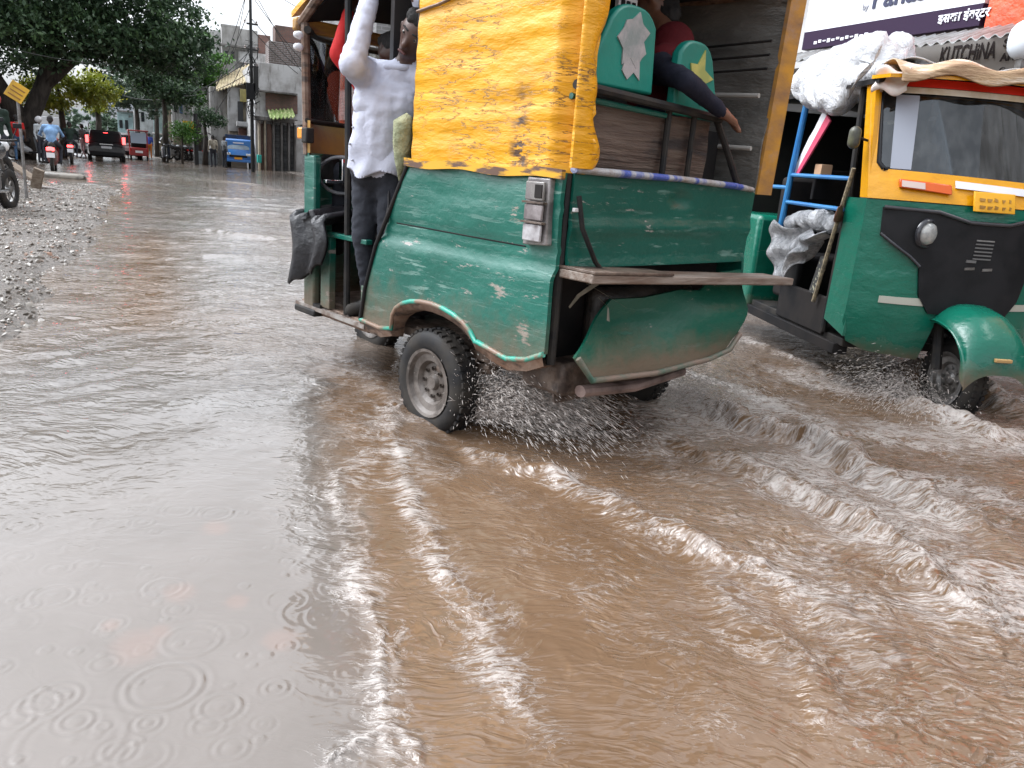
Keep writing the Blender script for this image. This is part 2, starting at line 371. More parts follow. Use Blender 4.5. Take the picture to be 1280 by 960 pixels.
def person(label, J, mats, loc=(0, 0, 0), rz=0, voxel=.022, s=1., hair=True, group=None, fingers=(), build=1., head_dir=(0, 1, 0), cat='person', helmet=None, sleeve='long', parent=None, armr=1.):
    """J joints: pelvis chest neck head, sh el wr (l,r), hip knee ank toe (l,r). mats: top, legs, skin, shoe"""
    D = dict(pelvis=(0, 0, .93), chest=(0, 0, 1.24), neck=(0, -.01, 1.45), head=(0, .02, 1.585),
             shl=(-.18, 0, 1.39), shr=(.18, 0, 1.39), ell=(-.24, -.02, 1.11), elr=(.24, -.02, 1.11), wrl=(-.25, .06, .88), wrr=(.25, .06, .88),
             hil=(-.09, 0, .9), hir=(.09, 0, .9), knl=(-.1, .02, .5), knr=(.1, .02, .5), anl=(-.1, -.02, .09), anr=(.1, -.02, .09), tol=(-.12, .14, .035), tor=(.12, .14, .035))
    D.update(J)
    V = {k: Vector(v)*s for k, v in D.items()}
    t, l, sk, sh = mats; B = build*s
    hd = Vector(head_dir).normalized()
    root = thing('person', label, cat, loc, rz, group)
    if parent is not None: root.parent = parent
    seg = []
    def c(a, b, r1, r2, m, sx=1.): seg.append((Vector(a), Vector(b), r1*s, r2*s, m, sx))
    pv, ch, nk, h = V['pelvis'], V['chest'], V['neck'], V['head']
    lat = (V['shr']-V['shl']).normalized()
    c(pv-lat*.05*B, pv+lat*.05*B, .125, .125, 1); c(pv+(ch-pv)*.15, ch, .125*build, .135*build, 0)
    c(ch-lat*.05*B, ch+lat*.05*B, .12*build, .12*build, 0); c(ch, ch+(nk-ch)*.6, .125*build, .09, 0)
    c(V['shl'], V['shr'], .072, .072, 0); c(nk-(h-nk)*.3, h, .052, .05, 2)
    # head: skull, jaw, nose, ears
    up = (h-nk).normalized(); side = hd.cross(up).normalized()
    c(h+up*.03*s-hd*.015*s, h+up*.035*s+hd*.01*s, .088, .085, 2); c(h-up*.045*s+hd*.03*s, h-up*.01*s+hd*.025*s, .052, .065, 2)
    c(h-up*.02*s+hd*.098*s, h+up*.025*s+hd*.085*s, .017, .011, 2)
    c(h-up*.055*s+hd*.08*s-side*.012*s, h-up*.055*s+hd*.08*s+side*.012*s, .014, .014, 2)
    for q in (-1, 1): c(h+side*q*.083*s-up*.015*s, h+side*q*.088*s+up*.02*s, .013, .017, 2)
    am = 0 if sleeve == 'long' else 2
    for q in 'lr':
        c(V['sh'+q], V['sh'+q]+(V['el'+q]-V['sh'+q])*.55, .064*armr, .055*armr, 0); c(V['sh'+q]+(V['el'+q]-V['sh'+q])*.5, V['el'+q], .052*armr, .046*armr, am)
        c(V['el'+q], V['el'+q]+(V['wr'+q]-V['el'+q])*.93, .046*armr, .032*armr, am)
        d = (V['wr'+q]-V['el'+q]).normalized(); w = V['wr'+q]
        c(w, w+d*.02*s, .028, .027, 2)
        grip = [f for f in fingers if f[0] == q]
        gd = Vector(grip[0][1]).normalized() if grip else d
        gl = gd.cross(d).normalized() if abs(gd.dot(d)) < .95 else lat
        gl = Vector(grip[0][2]).normalized() if grip else gl
        # palm
        c(w+d*.03*s-gl*.018*s, w+d*.075*s-gl*.02*s, .02, .02, 2); c(w+d*.03*s+gl*.018*s, w+d*.075*s+gl*.02*s, .02, .02, 2)
        for i, ln in enumerate((.07, .08, .074, .058)):
            b0 = w+d*.085*s+gl*(.033-.022*i)*s; L = ln*s
            b1 = b0+(d*.6+gd*.5)*L*.45; b2 = b1+(gd*.9-d*.1)*L*.35; b3 = b2+(gd*.4-d*.8)*L*.3
            c(b0, b1, .0095, .009, 2); c(b1, b2, .009, .0085, 2); c(b2, b3, .0085, .007, 2)
        b0 = w+d*.035*s+gl*.036*s; b1 = b0+(gl*.7+d*.5+gd*.3).normalized()*.035*s; c(b0, b1, .013, .011, 2); c(b1, b1+(d*.3+gd*.8).normalized()*.03*s, .011, .009, 2)
        c(V['hi'+q], V['kn'+q], .088*build, .062, 1); c(V['kn'+q], V['an'+q], .06, .044, 1)
        c(V['an'+q]-Vector((0, 0, .03*s)), V['to'+q], .04, .036, 3, 1.1)
    mb = MB()
    for a, b, r1, r2, m, sx in seg: capsule(mb, a, b, r1, r2, 10 if voxel > .015 else 14, sx)
    me = remesh(mb, voxel*s, 2 if voxel > .015 else 4)
    n = len(me.polygons); cen = np.zeros(n*3, dtype=np.float32); me.polygons.foreach_get('center', cen); cen = cen.reshape(-1, 3)
    best = np.full(n, 1e9); idx = np.zeros(n, dtype=np.int32)
    for a, b, r1, r2, m, sx in seg:
        a_, b_ = np.array(a), np.array(b); ab = b_-a_; L2 = max(ab@ab, 1e-9)
        tt = np.clip(((cen-a_)@ab)/L2, 0, 1); dd = np.linalg.norm(cen-(a_+tt[:, None]*ab), axis=1)-(r1+(r2-r1)*tt)
        k = dd < best; best[k] = dd[k]; idx[k] = m
    for m in (t, l, sk, sh): me.materials.append(m)
    me.polygons.foreach_set('material_index', idx)
    if voxel <= .014: jitter(me, .0055 if voxel < .011 else .004, 10, idx)
    o = link('body', me, None, root); shade(me, 180)
    if helmet is not None:
        hm = MB(); capsule(hm, h+up*.035*s-hd*.015*s, h+up*.05*s, .125*s, .12*s, 16); hm.obj('helmet', helmet, root, 180)
    elif hair:
        hm = MB(); capsule(hm, h+up*.055*s-hd*.035*s, h+up*.068*s-hd*.005*s, .083*s, .080*s, 16); capsule(hm, h-hd*.055*s-up*.03*s, h+up*.04*s-hd*.045*s, .055*s, .074*s, 14); capsule(hm, h+up*.095*s+hd*.04*s-side*.03*s, h+up*.1*s+hd*.045*s+side*.03*s, .035*s, .04*s, 12)
        hme = remesh(hm, (.009 if voxel < .013 else .014)*s, 2); jitter(hme, .008*s, 38); link('hair', hme, hairm, root, 180)
    if voxel <= .015:
        em = MB()
        for q in (-1, 1):
            capsule(em, h+up*.028*s+hd*.0765*s+side*q*.031*s, h+up*.028*s+hd*.077*s+side*q*.0315*s, .0115*s, .0115*s, 10)
        em.obj('eyes', pmat('eye_white', (.2, .18, .16), rough=.3), root, 180)
        em = MB()
        for q in (-1, 1): capsule(em, h+up*.028*s+hd*.0855*s+side*q*.031*s, h+up*.028*s+hd*.086*s+side*q*.0315*s, .0055*s, .0055*s, 8)
        em.obj('pupils', hairm, root, 180)
        em = MB(); capsule(em, h-up*.052*s+hd*.092*s-side*.016*s, h-up*.052*s+hd*.092*s+side*.016*s, .0065*s, .0065*s, 8); em.obj('lips', pmat('dark_lips', (.09, .03, .028), rough=.5), root, 180)
        bm_ = MB()
        for q in (-1, 1): capsule(bm_, h+up*.048*s+hd*.088*s+side*q*.016*s, h+up*.05*s+hd*.08*s+side*q*.047*s, .006*s, .004*s, 8)
        bm_.obj('eyebrows', hairm, root, 180)
    return root
SIT = dict(pelvis=(0, -.1, .0), hil=(-.09, -.08, .0), hir=(.09, -.08, .0), knl=(-.13, .33, .05), knr=(.13, .33, .05), anl=(-.13, .36, -.36), anr=(.13, .36, -.36), tol=(-.13, .5, -.41), tor=(.13, .5, -.41),
           chest=(0, -.07, .32), neck=(0, -.03, .53), head=(0, .02, .66), shl=(-.18, -.04, .47), shr=(.18, -.04, .47), ell=(-.24, .1, .25), elr=(.24, .1, .25), wrl=(-.25, .35, .3), wrr=(.25, .35, .3))
# ================================================================ light
w = bpy.data.worlds.new('World'); scene.world = w; w.use_nodes = True
nt = w.node_tree; bg = nt.nodes['Background']
sky = N(nt, 'ShaderNodeTexSky', sky_type='NISHITA'); sky.sun_disc = False
sky.sun_elevation = R(52); sky.sun_rotation = R(-60); sky.air_density = 1.2; sky.dust_density = 6; sky.altitude = 200
hs = N(nt, 'ShaderNodeHueSaturation'); hs.inputs['Saturation'].default_value = .1
nt.links.new(sky.outputs[0], hs.inputs['Color'])
cl = noise(nt, 2.2, 6, .6, (1, 1, 2.2), coord='Generated')
cf = ramp(nt, cl, [(.3, (1.08, 1.13, 1.2)), (.7, (1.62, 1.68, 1.78))])
nt.links.new(mix(nt, 1., hs.outputs[0], cf, 'MULTIPLY'), bg.inputs[0])
bg.inputs[1].default_value = .15
sd = bpy.data.lights.new('overcast_sun', 'SUN'); sd.energy = .7; sd.angle = R(35); sd.color = (1, .98, .95)
so = bpy.data.objects.new('overcast_sun', sd); COL.objects.link(so)
so.rotation_euler = (R(38), 0, R(60))
scene.view_settings.view_transform = 'Standard'; scene.view_settings.look = 'None'
scene.view_settings.exposure = 1.0; scene.view_settings.gamma = 1
scene.cycles.use_denoising = True
scene.cycles.max_bounces = 7; scene.cycles.transparent_max_bounces = 12; scene.cycles.caustics_reflective = False; scene.cycles.caustics_refractive = False

# ================================================================ ground
def bank_h(X, Y):
    n = fbm(X*1.1, Y*1.1, 4)
    edge = -.38-.2*perlin(Y*.45+3, Y*0+1.3)-.1*perlin(Y*1.7, Y*0+9.)
    k = sstep(edge-X, -.1, .7)*sstep(Y, 4.4+.5*perlin(X*.8, X*0), 5.4)*(1-sstep(Y, 19, 27))
    far = sstep(-X, 2.0, 3.2)*sstep(Y, 8, 12)*(1-sstep(Y, 15, 24))*.33
    lb = sstep(-X, 7, 9)*sstep(Y, 20, 28)*.25
    rb = sstep(X, 6.6, 7.4)*.18
    fr = sstep(Y, 56, 64)*.17
    return -.14+k*(.205+.05*n)+far+lb+rb+fr+.02*n
nx, ny = 260, 420
xs = np.concatenate([np.linspace(-250, -14, 16), np.linspace(-13.5, 12, nx-32), np.linspace(13, 250, 16)])
ys = np.concatenate([np.linspace(-200, -4, 10), np.linspace(-3, 30, ny-60), np.linspace(31, 90, 35), np.linspace(95, 800, 15)])
X, Y = np.meshgrid(xs, ys); nx, ny = len(xs), len(ys)
Z = bank_h(X, Y)
V = np.stack([X.ravel(), Y.ravel(), Z.ravel()], 1)
ii = (np.arange(ny-1)[:, None]*nx+np.arange(nx-1)[None]).ravel()
gm, nt, b = nmat('wet_dirt')
f = ramp(nt, noise(nt, 3, 9, .7), [(.35, 0.), (.65, 1.)])
f2 = ramp(nt, noise(nt, 40, 5, .7), [(.4, 0.), (.6, 1.)])
nt.links.new(mix(nt, f2, mix(nt, f, (.13, .105, .085), (.22, .19, .165)), (.09, .08, .07)), b.inputs['Base Color'])
nt.links.new(ramp(nt, noise(nt, 2, 6, .6, off=(5, 5, 5)), [(.4, .12), (.6, .6)]), b.inputs['Roughness'])
bump(nt, b, noise(nt, 30, 8, .75), .9, .03)
gr = link('ground', npmesh('ground', V, np.stack([ii, ii+1, ii+nx+1, ii+nx], 1)), gm, None, 180); tag(gr, 'wet muddy ground rising out of the flood water', 'ground', None, 'structure')

# loose wet stones on the bank
ico = bmesh.new(); bmesh.ops.create_icosphere(ico, subdivisions=1, radius=1)
iv = np.array([v.co[:] for v in ico.verts]); it = np.array([[v.index for v in f_.verts] for f_ in ico.faces]); ico.free()
def scatter_stones(n, x0, x1, y0, y1, smin, smax, seed, cond):
    r = np.random.default_rng(seed)
    px = r.uniform(x0, x1, n); py = y0*(y1/y0)**r.uniform(0, 1, n)
    z = bank_h(px, py); k = cond(px, py, z); px, py, z = px[k], py[k], z[k]; n = len(px)
    s = smin*(smax/smin)**(r.uniform(0, 1, n)**2)*(.8+.02*py)
    A = r.normal(size=(n, 3, 3)); Q, _ = np.linalg.qr(A)
    sc = s[:, None]*np.stack([r.uniform(.7, 1.4, n), r.uniform(.6, 1.1, n), r.uniform(.35, .8, n)], 1)
    vv = iv[None]*sc[:, None, :]*(1+r.uniform(-.18, .18, (n, len(iv), 1)))
    vv = np.einsum('nij,nkj->nki', Q, vv); vv[..., 2] *= .75
    vv += np.stack([px, py, z+s*.2], 1)[:, None]
    T = (it[None]+np.arange(n)[:, None, None]*len(iv)).reshape(-1, 3)
    return vv.reshape(-1, 3), T, np.repeat(r.uniform(0, 1, n), len(iv))
sv, stt, sc_ = scatter_stones(26000, -6, -.1, 4.5, 24, .007, .034, 3, lambda x, y, z: z > -.045+.03*np.sin(x*9)*np.cos(y*7))
sme = npmesh('stones', sv, None, stt); attr(sme, 'tone', sc_)
sm, nt, b = nmat('wet_stone'); at = N(nt, 'ShaderNodeAttribute', attribute_name='tone')
nt.links.new(ramp(nt, at.outputs['Fac'], [(0, (.11, .095, .08)), (.5, (.22, .2, .175)), (.85, (.36, .34, .31)), (1, (.26, .15, .1))]), b.inputs['Base Color'])
b.inputs['Roughness'].default_value = .22
tag(link('gravel', sme, sm, None, 30), 'loose grey wet gravel and stones along the left edge of the flooded street', 'gravel', None, 'stuff')

# ================================================================ flood water
def P(*pts): return [gnd(x, y) for x, y in pts]
nT, nF = 1150, 1150
t = np.linspace(-1, 1, nT); t = (t*.72+.55*np.sign(t)*np.abs(t)**4)*1.0
F_ = np.concatenate([np.linspace(-.6, 1.0, 60), 1.0*(78/1.0)**np.linspace(.002, 1, nF-60)])
TT, FF = np.meshgrid(t, F_)
S = TT*(FF+1.6)
cy, sy = math.cos(YAW), math.sin(YAW)
X = S*cy+FF*sy; Y = -S*sy+FF*cy
D = np.hypot(X, Y)
# boundary of the calm shallows on the left and the churned track on the right
bp = P((400, 440), (415, 520), (432, 600), (447, 690), (462, 780), (480, 860), (497, 960)); bp = sorted(bp, key=lambda p: p[1])
bp = [(bp[0][0]+.1, -2)]+bp+[(-.2, 9), (-.3, 90)]
Xb = np.interp(Y, [p[1] for p in bp], [p[0] for p in bp])
wob = .09*fbm(X*2+5, Y*2, 4)
q = X-Xb+wob
right = sstep(q+.05*fbm(X*9, Y*6, 3), -.14, .12)
nearw = 1-sstep(Y, 3.6, 5.5)
# chop strength
far_ch = sstep(Y, 2.2, 4.6)
chop = right*(.34+.62*sstep(q, .45, 1.7))*nearw + (1-nearw)*(.40+.12*fbm(X*.7, Y*.5, 3)) + (1-right)*nearw*(.05+.30*far_ch)
mott = sstep(fbm(X*1.4+8, Y*1.4+2, 3), -.05, .35)
rimple = np.exp(-((q+.13)/.1)**2)*sstep(Y, 1.9, 2.3)*(1-sstep(Y, 4.2, 5.0))
chop = chop+rimple*.45
lefted = sstep(-(X+.62), -.05, .25)*(1-sstep(Y, 2.2, 2.9))
chop = chop+lefted*.3*mott
# waves
lod = lambda wl: 1-sstep(D*.0045/wl, .18, .5)      # fade a wavelength out before the grid gets too coarse for it
h = np.zeros_like(X)
fx, fy = X*math.cos(.32)+Y*math.sin(.32), -X*math.sin(.32)+Y*math.cos(.32)      # fx across the trail, fy along it
wx = X+.05*fbm(X*3, Y*3, 3); wy = Y+.05*fbm(X*3+9, Y*3+4, 3)
h += chop*.020*fbm(wx*2.2, wy*3.0, 2)*lod(.4)
h += chop*.0135*(.45-np.abs(fbm(wx*6.5+3, wy*8+1, 2)))*lod(.14)*1.4
h += chop*.0050*(.45-np.abs(fbm(wx*17+3, wy*21+1, 2)))*lod(.055)*1.5

Lx, Ly = X*cy-Y*sy, X*sy+Y*cy
wl1, wl2 = .16*fbm(X*1.6+4, Y*1.6, 3), .13*fbm(X*1.6, Y*1.6+7, 3)
FL = np.stack([(Lx+wl1).ravel(), ((Ly+wl2)*2.3).ravel(), np.zeros(X.size)], 1).astype(np.float32)
# gentle swell lines in the open street
ang = X*.35+Y
h += .012*sstep(Y, 3.5, 7)*np.sin(ang*4.2+2.2*fbm(X*.5, Y*.5, 2)*2)*(.3+.7*sstep(fbm(X*.4+7, Y*.25, 2), -.2, .4))*lod(1.2)
h += .0045*sstep(Y, 2.8, 4.4)*(1-right*nearw)*np.sin((Y*1.0-X*.55)*19+5*fbm(X*1.1, Y*1.1, 3))*(.3+.7*mott)*lod(.33)
foam_glint = np.zeros_like(X)  # real froth plus wave highlights painted as pale colour
def ridge(pts, H, wd, fm, fw, asym=0, rag=.5, seed=0, taper=True):
    global h, foam_glint
    pts = np.array(pts); x0, y0 = pts.min(0)-fw*3-wd*3; x1, y1 = pts.max(0)+fw*3+wd*3
    k = (X > x0) & (X < x1) & (Y > y0) & (Y < y1)
    if not k.any(): return
    x, y = X[k], Y[k]
    wob = .06*fbm(x*2.6+seed, y*2.6, 3)+.03*fbm(x*11+seed, y*11, 3)
    best = np.full(len(x), 1e9); sg = np.zeros(len(x)); par = np.zeros(len(x)); n = len(pts)-1
    for i in range(n):
        a, b_ = pts[i], pts[i+1]; ab = b_-a; L2 = ab@ab
        tt = np.clip(((x-a[0])*ab[0]+(y-a[1])*ab[1])/L2, 0, 1)
        dx, dy = x-a[0]-tt*ab[0], y-a[1]-tt*ab[1]; d = np.hypot(dx, dy); c = ab[0]*dy-ab[1]*dx
        m = d < best; best[m] = d[m]; sg[m] = np.sign(c[m]); par[m] = (i+tt[m])/n
    s = best*sg+wob
    tp = np.clip(np.minimum(par/.12, (1-par)/.25), 0, 1) if taper else 1
    rg = 1-rag+rag*1.6*np.clip(.5+fbm(x*5+seed*3, y*5+2, 3), 0, 1.4)
    prof = np.exp(-(s/wd)**2)-.35*np.exp(-((s-asym*wd*2)/(wd*1.3))**2)*(asym != 0)
    h[k] += H*prof*tp*rg
    foam_glint[k] = np.maximum(foam_glint[k], fm*np.exp(-np.abs((s+asym*wd*.6)/(fw*1.5))**1.5)*np.clip(tp*1.5, 0, 1)*((1-rag*.9)+rag*.9*np.clip(.5+1.5*fbm(x*4.3+seed, y*4.3, 4), 0, 1)))
# bow wave and strips left of the rear wheel
ridge(P((486, 478), (500, 560), (520, 640), (560, 720), (600, 800), (650, 880), (710, 965)), .012, .045, .8, .06, 0, .45, 1)
ridge(P((428, 590), (440, 680), (456, 770), (478, 860), (500, 965)), .006, .018, .75, .035, 0, .4, 2, False)
ridge(P((452, 600), (466, 700), (482, 800), (505, 900)), .004, .012, .5, .035, 0, .5, 12)
ridge(P((410, 430), (470, 470), (520, 560), (560, 620)), .012, .08, .55, .22, 0, .6, 3)
ridge(P((450, 520), (480, 580), (520, 620)), .008, .06, .55, .2, 0, .6, 31)
# trail of the rear wheel on this side
ridge(P((560, 545), (610, 568), (680, 592), (740, 622), (800, 655), (870, 680), (960, 720), (1080, 800), (1180, 900)), .040, .06, .75, .085, -1, .6, 4)
ridge(P((600, 590), (660, 650), (740, 720), (840, 810), (940, 900), (1000, 965)), .006, .09, .3, .16, 0, .8, 5)
# curling trail of the far rear wheel
ridge(P((840, 480), (880, 505), (930, 528), (980, 545), (1030, 560), (1075, 585), (1140, 620), (1220, 660), (1300, 700)), .078, .060, .8, .08, -1, .45, 6)
ridge(P((850, 462), (900, 480), (960, 505), (1030, 535), (1100, 570)), .018, .07, .95, .13, 0, .5, 7)
ridge(P((840, 545), (890, 572), (940, 592), (1000, 612), (1070, 650), (1180, 730), (1300, 820)), .050, .05, .7, .06, -1, .5, 8)
ridge(P((1040, 640), (1120, 700), (1200, 770), (1290, 850)), .02, .06, .6, .1, -1, .6, 9)
ridge(P((860, 700), (940, 780), (1020, 860), (1090, 960)), .02, .06, .5, .1, -1, .6, 10)
# wash along the oncoming rickshaw and its front wheel
ridge(P((930, 424), (1000, 452), (1060, 478), (1130, 505), (1200, 528), (1290, 550)), .022, .05, .9, .075, 0, .5, 13, False)
ridge(P((1080, 486), (1140, 478), (1190, 484), (1240, 505), (1300, 530)), .14, .085, .8, .11, -1, .35, 14)
ridge(P((1120, 505), (1200, 530), (1290, 560)), .06, .07, .95, .1, 0, .5, 15)
# crests farther up the street, their glints painted pale
for i, (a, b_, Hh) in enumerate([((236, 286), (372, 302), .03), ((225, 262), (370, 268), .02), ((170, 217), (360, 234), .03), ((130, 224), (230, 232), .025), ((210, 246), (368, 250), .02), ((150, 206), (300, 214), .02), ((240, 320), (370, 322), .012), ((90, 232), (240, 240), .02), ((200, 300), (330, 330), .01)]):
    ridge(P(a, b_), Hh, .09+.03*i % .07, .35, .06+.01*i, 0, .6, 20+i)
ridge(P((425, 945), (455, 930), (480, 922), (505, 940)), .015, .02, .8, .028, 0, .3, 33, False)
bricks = np.zeros_like(X)
for px, py, rp in [(225, 741, 16), (296, 752, 13), (172, 808, 24), (200, 790, 12), (138, 782, 9), (270, 660, 14), (350, 800, 18)]:
    cx, cyy = gnd(px, py); Rr = rp*math.hypot(math.hypot(cx, cyy), CAMH)/FPX
    bricks = np.maximum(bricks, np.exp(-((np.hypot(X-cx, (Y-cyy)*.8)+.3*Rr*fbm(X*20, Y*20, 2))/Rr)**4))
# rain rings
rings = [(70, 872, 22), (18, 900, 16), (205, 858, 38), (275, 884, 21), (90, 925, 48), (120, 607, 13), (70, 612, 12), (100, 685, 15), (72, 711, 14), (185, 904, 11), (66, 745, 21), (370, 676, 20), (390, 712, 22), (385, 765, 30), (360, 750, 24), (410, 770, 24), (222, 762, 13), (140, 780, 11), (180, 945, 24), (300, 640, 9), (40, 590, 10), (170, 637, 9), (345, 860, 12), (330, 905, 9), (205, 735, 20), (250, 700, 8), (130, 830, 14), (602, 908, 12), (310, 555, 12), (220, 590, 9), (30, 660, 14), (240, 800, 30), (395, 640, 16), (420, 735, 18), (290, 935, 16), (20, 780, 20)]
r = np.random.default_rng(5)
for _ in range(190):
    rings.append((r.uniform(-100, 470), 330+630*r.uniform(0, 1)**1.3, 3+16*r.uniform(0, 1)**2.5))
for px, py, rp in rings:
    cx, cyy = gnd(px, py); dd_ = math.hypot(cx, cyy); Rr = rp*math.hypot(dd_, CAMH)/FPX
    k = (np.abs(X-cx) < Rr+.1) & (np.abs(Y-cyy) < Rr+.1)
    rr_ = np.hypot(X[k]-cx, Y[k]-cyy); wl = .017+.12*Rr
    h[k] += r.uniform(.4, 1.3)*(.0012+.005*Rr)*np.cos((rr_-Rr)*2*math.pi/wl)*np.exp(-((rr_-Rr)/(wl*.85))**2)*.55
    h[k] += .0009*np.exp(-(rr_/.012)**2)
# scoop behind the rear wheels
for px, py, dp, rad in [(575, 545, -.05, .14), (650, 560, -.035, .2), (760, 560, -.03, .3), (700, 520, -.02, .2)]:
    cx, cyy = gnd(px, py); h -= -dp*np.exp(-((X-cx)**2+(Y-cyy)**2)/rad**2)
foam_glint = np.maximum(foam_glint, .68*right*nearw*sstep(q, .65, 1.8)*sstep(fbm(X*1.3+3, Y*1.8, 3), -.45, .25))  # pale web stands in for sky highlights on the churned water
foam_glint = np.maximum(foam_glint, (.10+.18*sstep(q, .5, 1.5))*right*nearw)
foam_glint = np.maximum(foam_glint, .36*right*nearw*sstep(q, .3, 1.3)*sstep(fbm(X*2.3+9, Y*3.1, 3), -.1, .4))
mud_sky = np.clip(right*nearw+(1-right)*(1-sstep(Y, 3.0, 4.5))*.15+(1-nearw)*(.36+.7*fbm(X*.6+2, Y*.25, 3)), 0, 1)  # grey end paints reflected sky into the calm left water
mud_sky = np.maximum(mud_sky, np.exp(-((X+.1)/.38)**2)*sstep(Y, 4.6, 6)*(1-sstep(Y, 10, 14))*.95)
mud_sky = np.maximum(mud_sky, sstep(-(X+.75), 0, .3)*(1-sstep(Y, 3.2, 4.2))*.8*mott)  # brown patches on the left stand in for dark reflections
# fade the sheet's rim
V = np.stack([X.ravel(), Y.ravel(), h.ravel()], 1)
ii = (np.arange(len(F_)-1)[:, None]*nT+np.arange(nT-1)[None]).ravel()
wme = npmesh('water', V, np.stack([ii, ii+1, ii+nT+1, ii+nT], 1))
_a = wme.attributes.new('flow', 'FLOAT_VECTOR', 'POINT'); _a.data.foreach_set('vector', FL.ravel())
attr(wme, 'bricks', bricks.ravel())
attr(wme, 'foam', foam_glint.ravel()); attr(wme, 'chop', np.clip(chop, 0, 1.2).ravel()); attr(wme, 'mud', mud_sky.ravel())
wm, nt, b = nmat('muddy_water')
def A_(n): return N(nt, 'ShaderNodeAttribute', attribute_name=n).outputs['Fac']
af, ac, am_ = A_('foam'), A_('chop'), A_('mud')
big = ramp(nt, noise(nt, 1.7, 5, .6), [(.35, 0.), (.65, 1.)])
brown = mix(nt, big, (.118, .071, .040), (.15, .095, .058))
grey = mix(nt, big, (.135, .122, .11), (.16, .146, .134))  # lighter grey carries the sky's reflection as base colour
bc = mix(nt, am_, grey, brown)
bc = mix(nt, math_(nt, 'MULTIPLY', A_('bricks'), .2), bc, (.27, .15, .11))
fl_ = N(nt, 'ShaderNodeAttribute', attribute_name='flow').outputs['Vector']
def fn_(scale, det, ro=.6, dist=0, off=0):
    n = N(nt, 'ShaderNodeTexNoise'); n.inputs['Scale'].default_value = scale; n.inputs['Detail'].default_value = det; n.inputs['Roughness'].default_value = ro; n.inputs['Distortion'].default_value = dist
    if off:
        va = N(nt, 'ShaderNodeVectorMath', operation='ADD'); nt.links.new(fl_, va.inputs[0]); va.inputs[1].default_value = (off, off*.7, off); nt.links.new(va.outputs[0], n.inputs[0])
    else: nt.links.new(fl_, n.inputs[0])
    return n.outputs[0]
def ridge_(src, k): return math_(nt, 'SUBTRACT', 1., math_(nt, 'MULTIPLY', math_(nt, 'ABSOLUTE', math_(nt, 'SUBTRACT', src, .5)), k), True)
lace1 = fn_(7, 5, .62, .5); lace2 = fn_(30, 4, .65, .3, 3)
ridg = math_(nt, 'MAXIMUM', ridge_(lace1, 9.), math_(nt, 'MULTIPLY', ridge_(fn_(15, 4, .6, .6, 9), 9.), .85))
comb = math_(nt, 'ADD', math_(nt, 'MULTIPLY', ridg, .62), math_(nt, 'MULTIPLY', lace2, .6))
ff = math_(nt, 'SUBTRACT', math_(nt, 'ADD', comb, math_(nt, 'MULTIPLY', af, .8)), .98)
ff = ramp(nt, math_(nt, 'MULTIPLY', ff, 1.7), [(0., 0.), (.8, 1.)])
ff = math_(nt, 'MULTIPLY', ff, ramp(nt, af, [(.02, 0.), (.16, 1.)]))
bc = mix(nt, math_(nt, 'MULTIPLY', ff, .8), bc, (.43, .395, .37))  # froth and painted wave glints share this pale colour
nt.links.new(bc, b.inputs['Base Color'])
nt.links.new(math_(nt, 'ADD', math_(nt, 'MULTIPLY', ff, .4), .035), b.inputs['Roughness'])
b.inputs['IOR'].default_value = 1.6
n1 = fn_(9, 2.5, .5, .6, 5); n2 = fn_(26, 2, .5, .3, 2); n3 = fn_(2.6, 3, .5, .4, 11)
r1 = math_(nt, 'ABSOLUTE', math_(nt, 'SUBTRACT', n1, .5))
hh = math_(nt, 'ADD', math_(nt, 'MULTIPLY', r1, -1.2), math_(nt, 'ADD', math_(nt, 'MULTIPLY', n2, .22), math_(nt, 'MULTIPLY', n3, 1.6)))
hh = math_(nt, 'MULTIPLY', hh, math_(nt, 'POWER', ac, 1.2))
hh = math_(nt, 'ADD', hh, math_(nt, 'MULTIPLY', ff, .08))
bump(nt, b, hh, 1., .035)
wat = link('water', wme, wm, None, 180); tag(wat, 'brown flood water with foam, wakes and rain rings covering the street', 'flood water', None, 'structure')
# the rest of the flood outside the finely modelled part
o2 = MB()
o2.grid(lambda u, v: (-13+20.5*u, -14+14.5*v-.02, -.045), 20, 14)
tag(o2.obj('water_behind', pmat('muddy_water_flat', (.23, .14, .085), rough=.06, bmp=.3, bscale=6, spec=.5), None, 180), 'still brown flood water behind the viewpoint', 'flood water', None, 'structure')

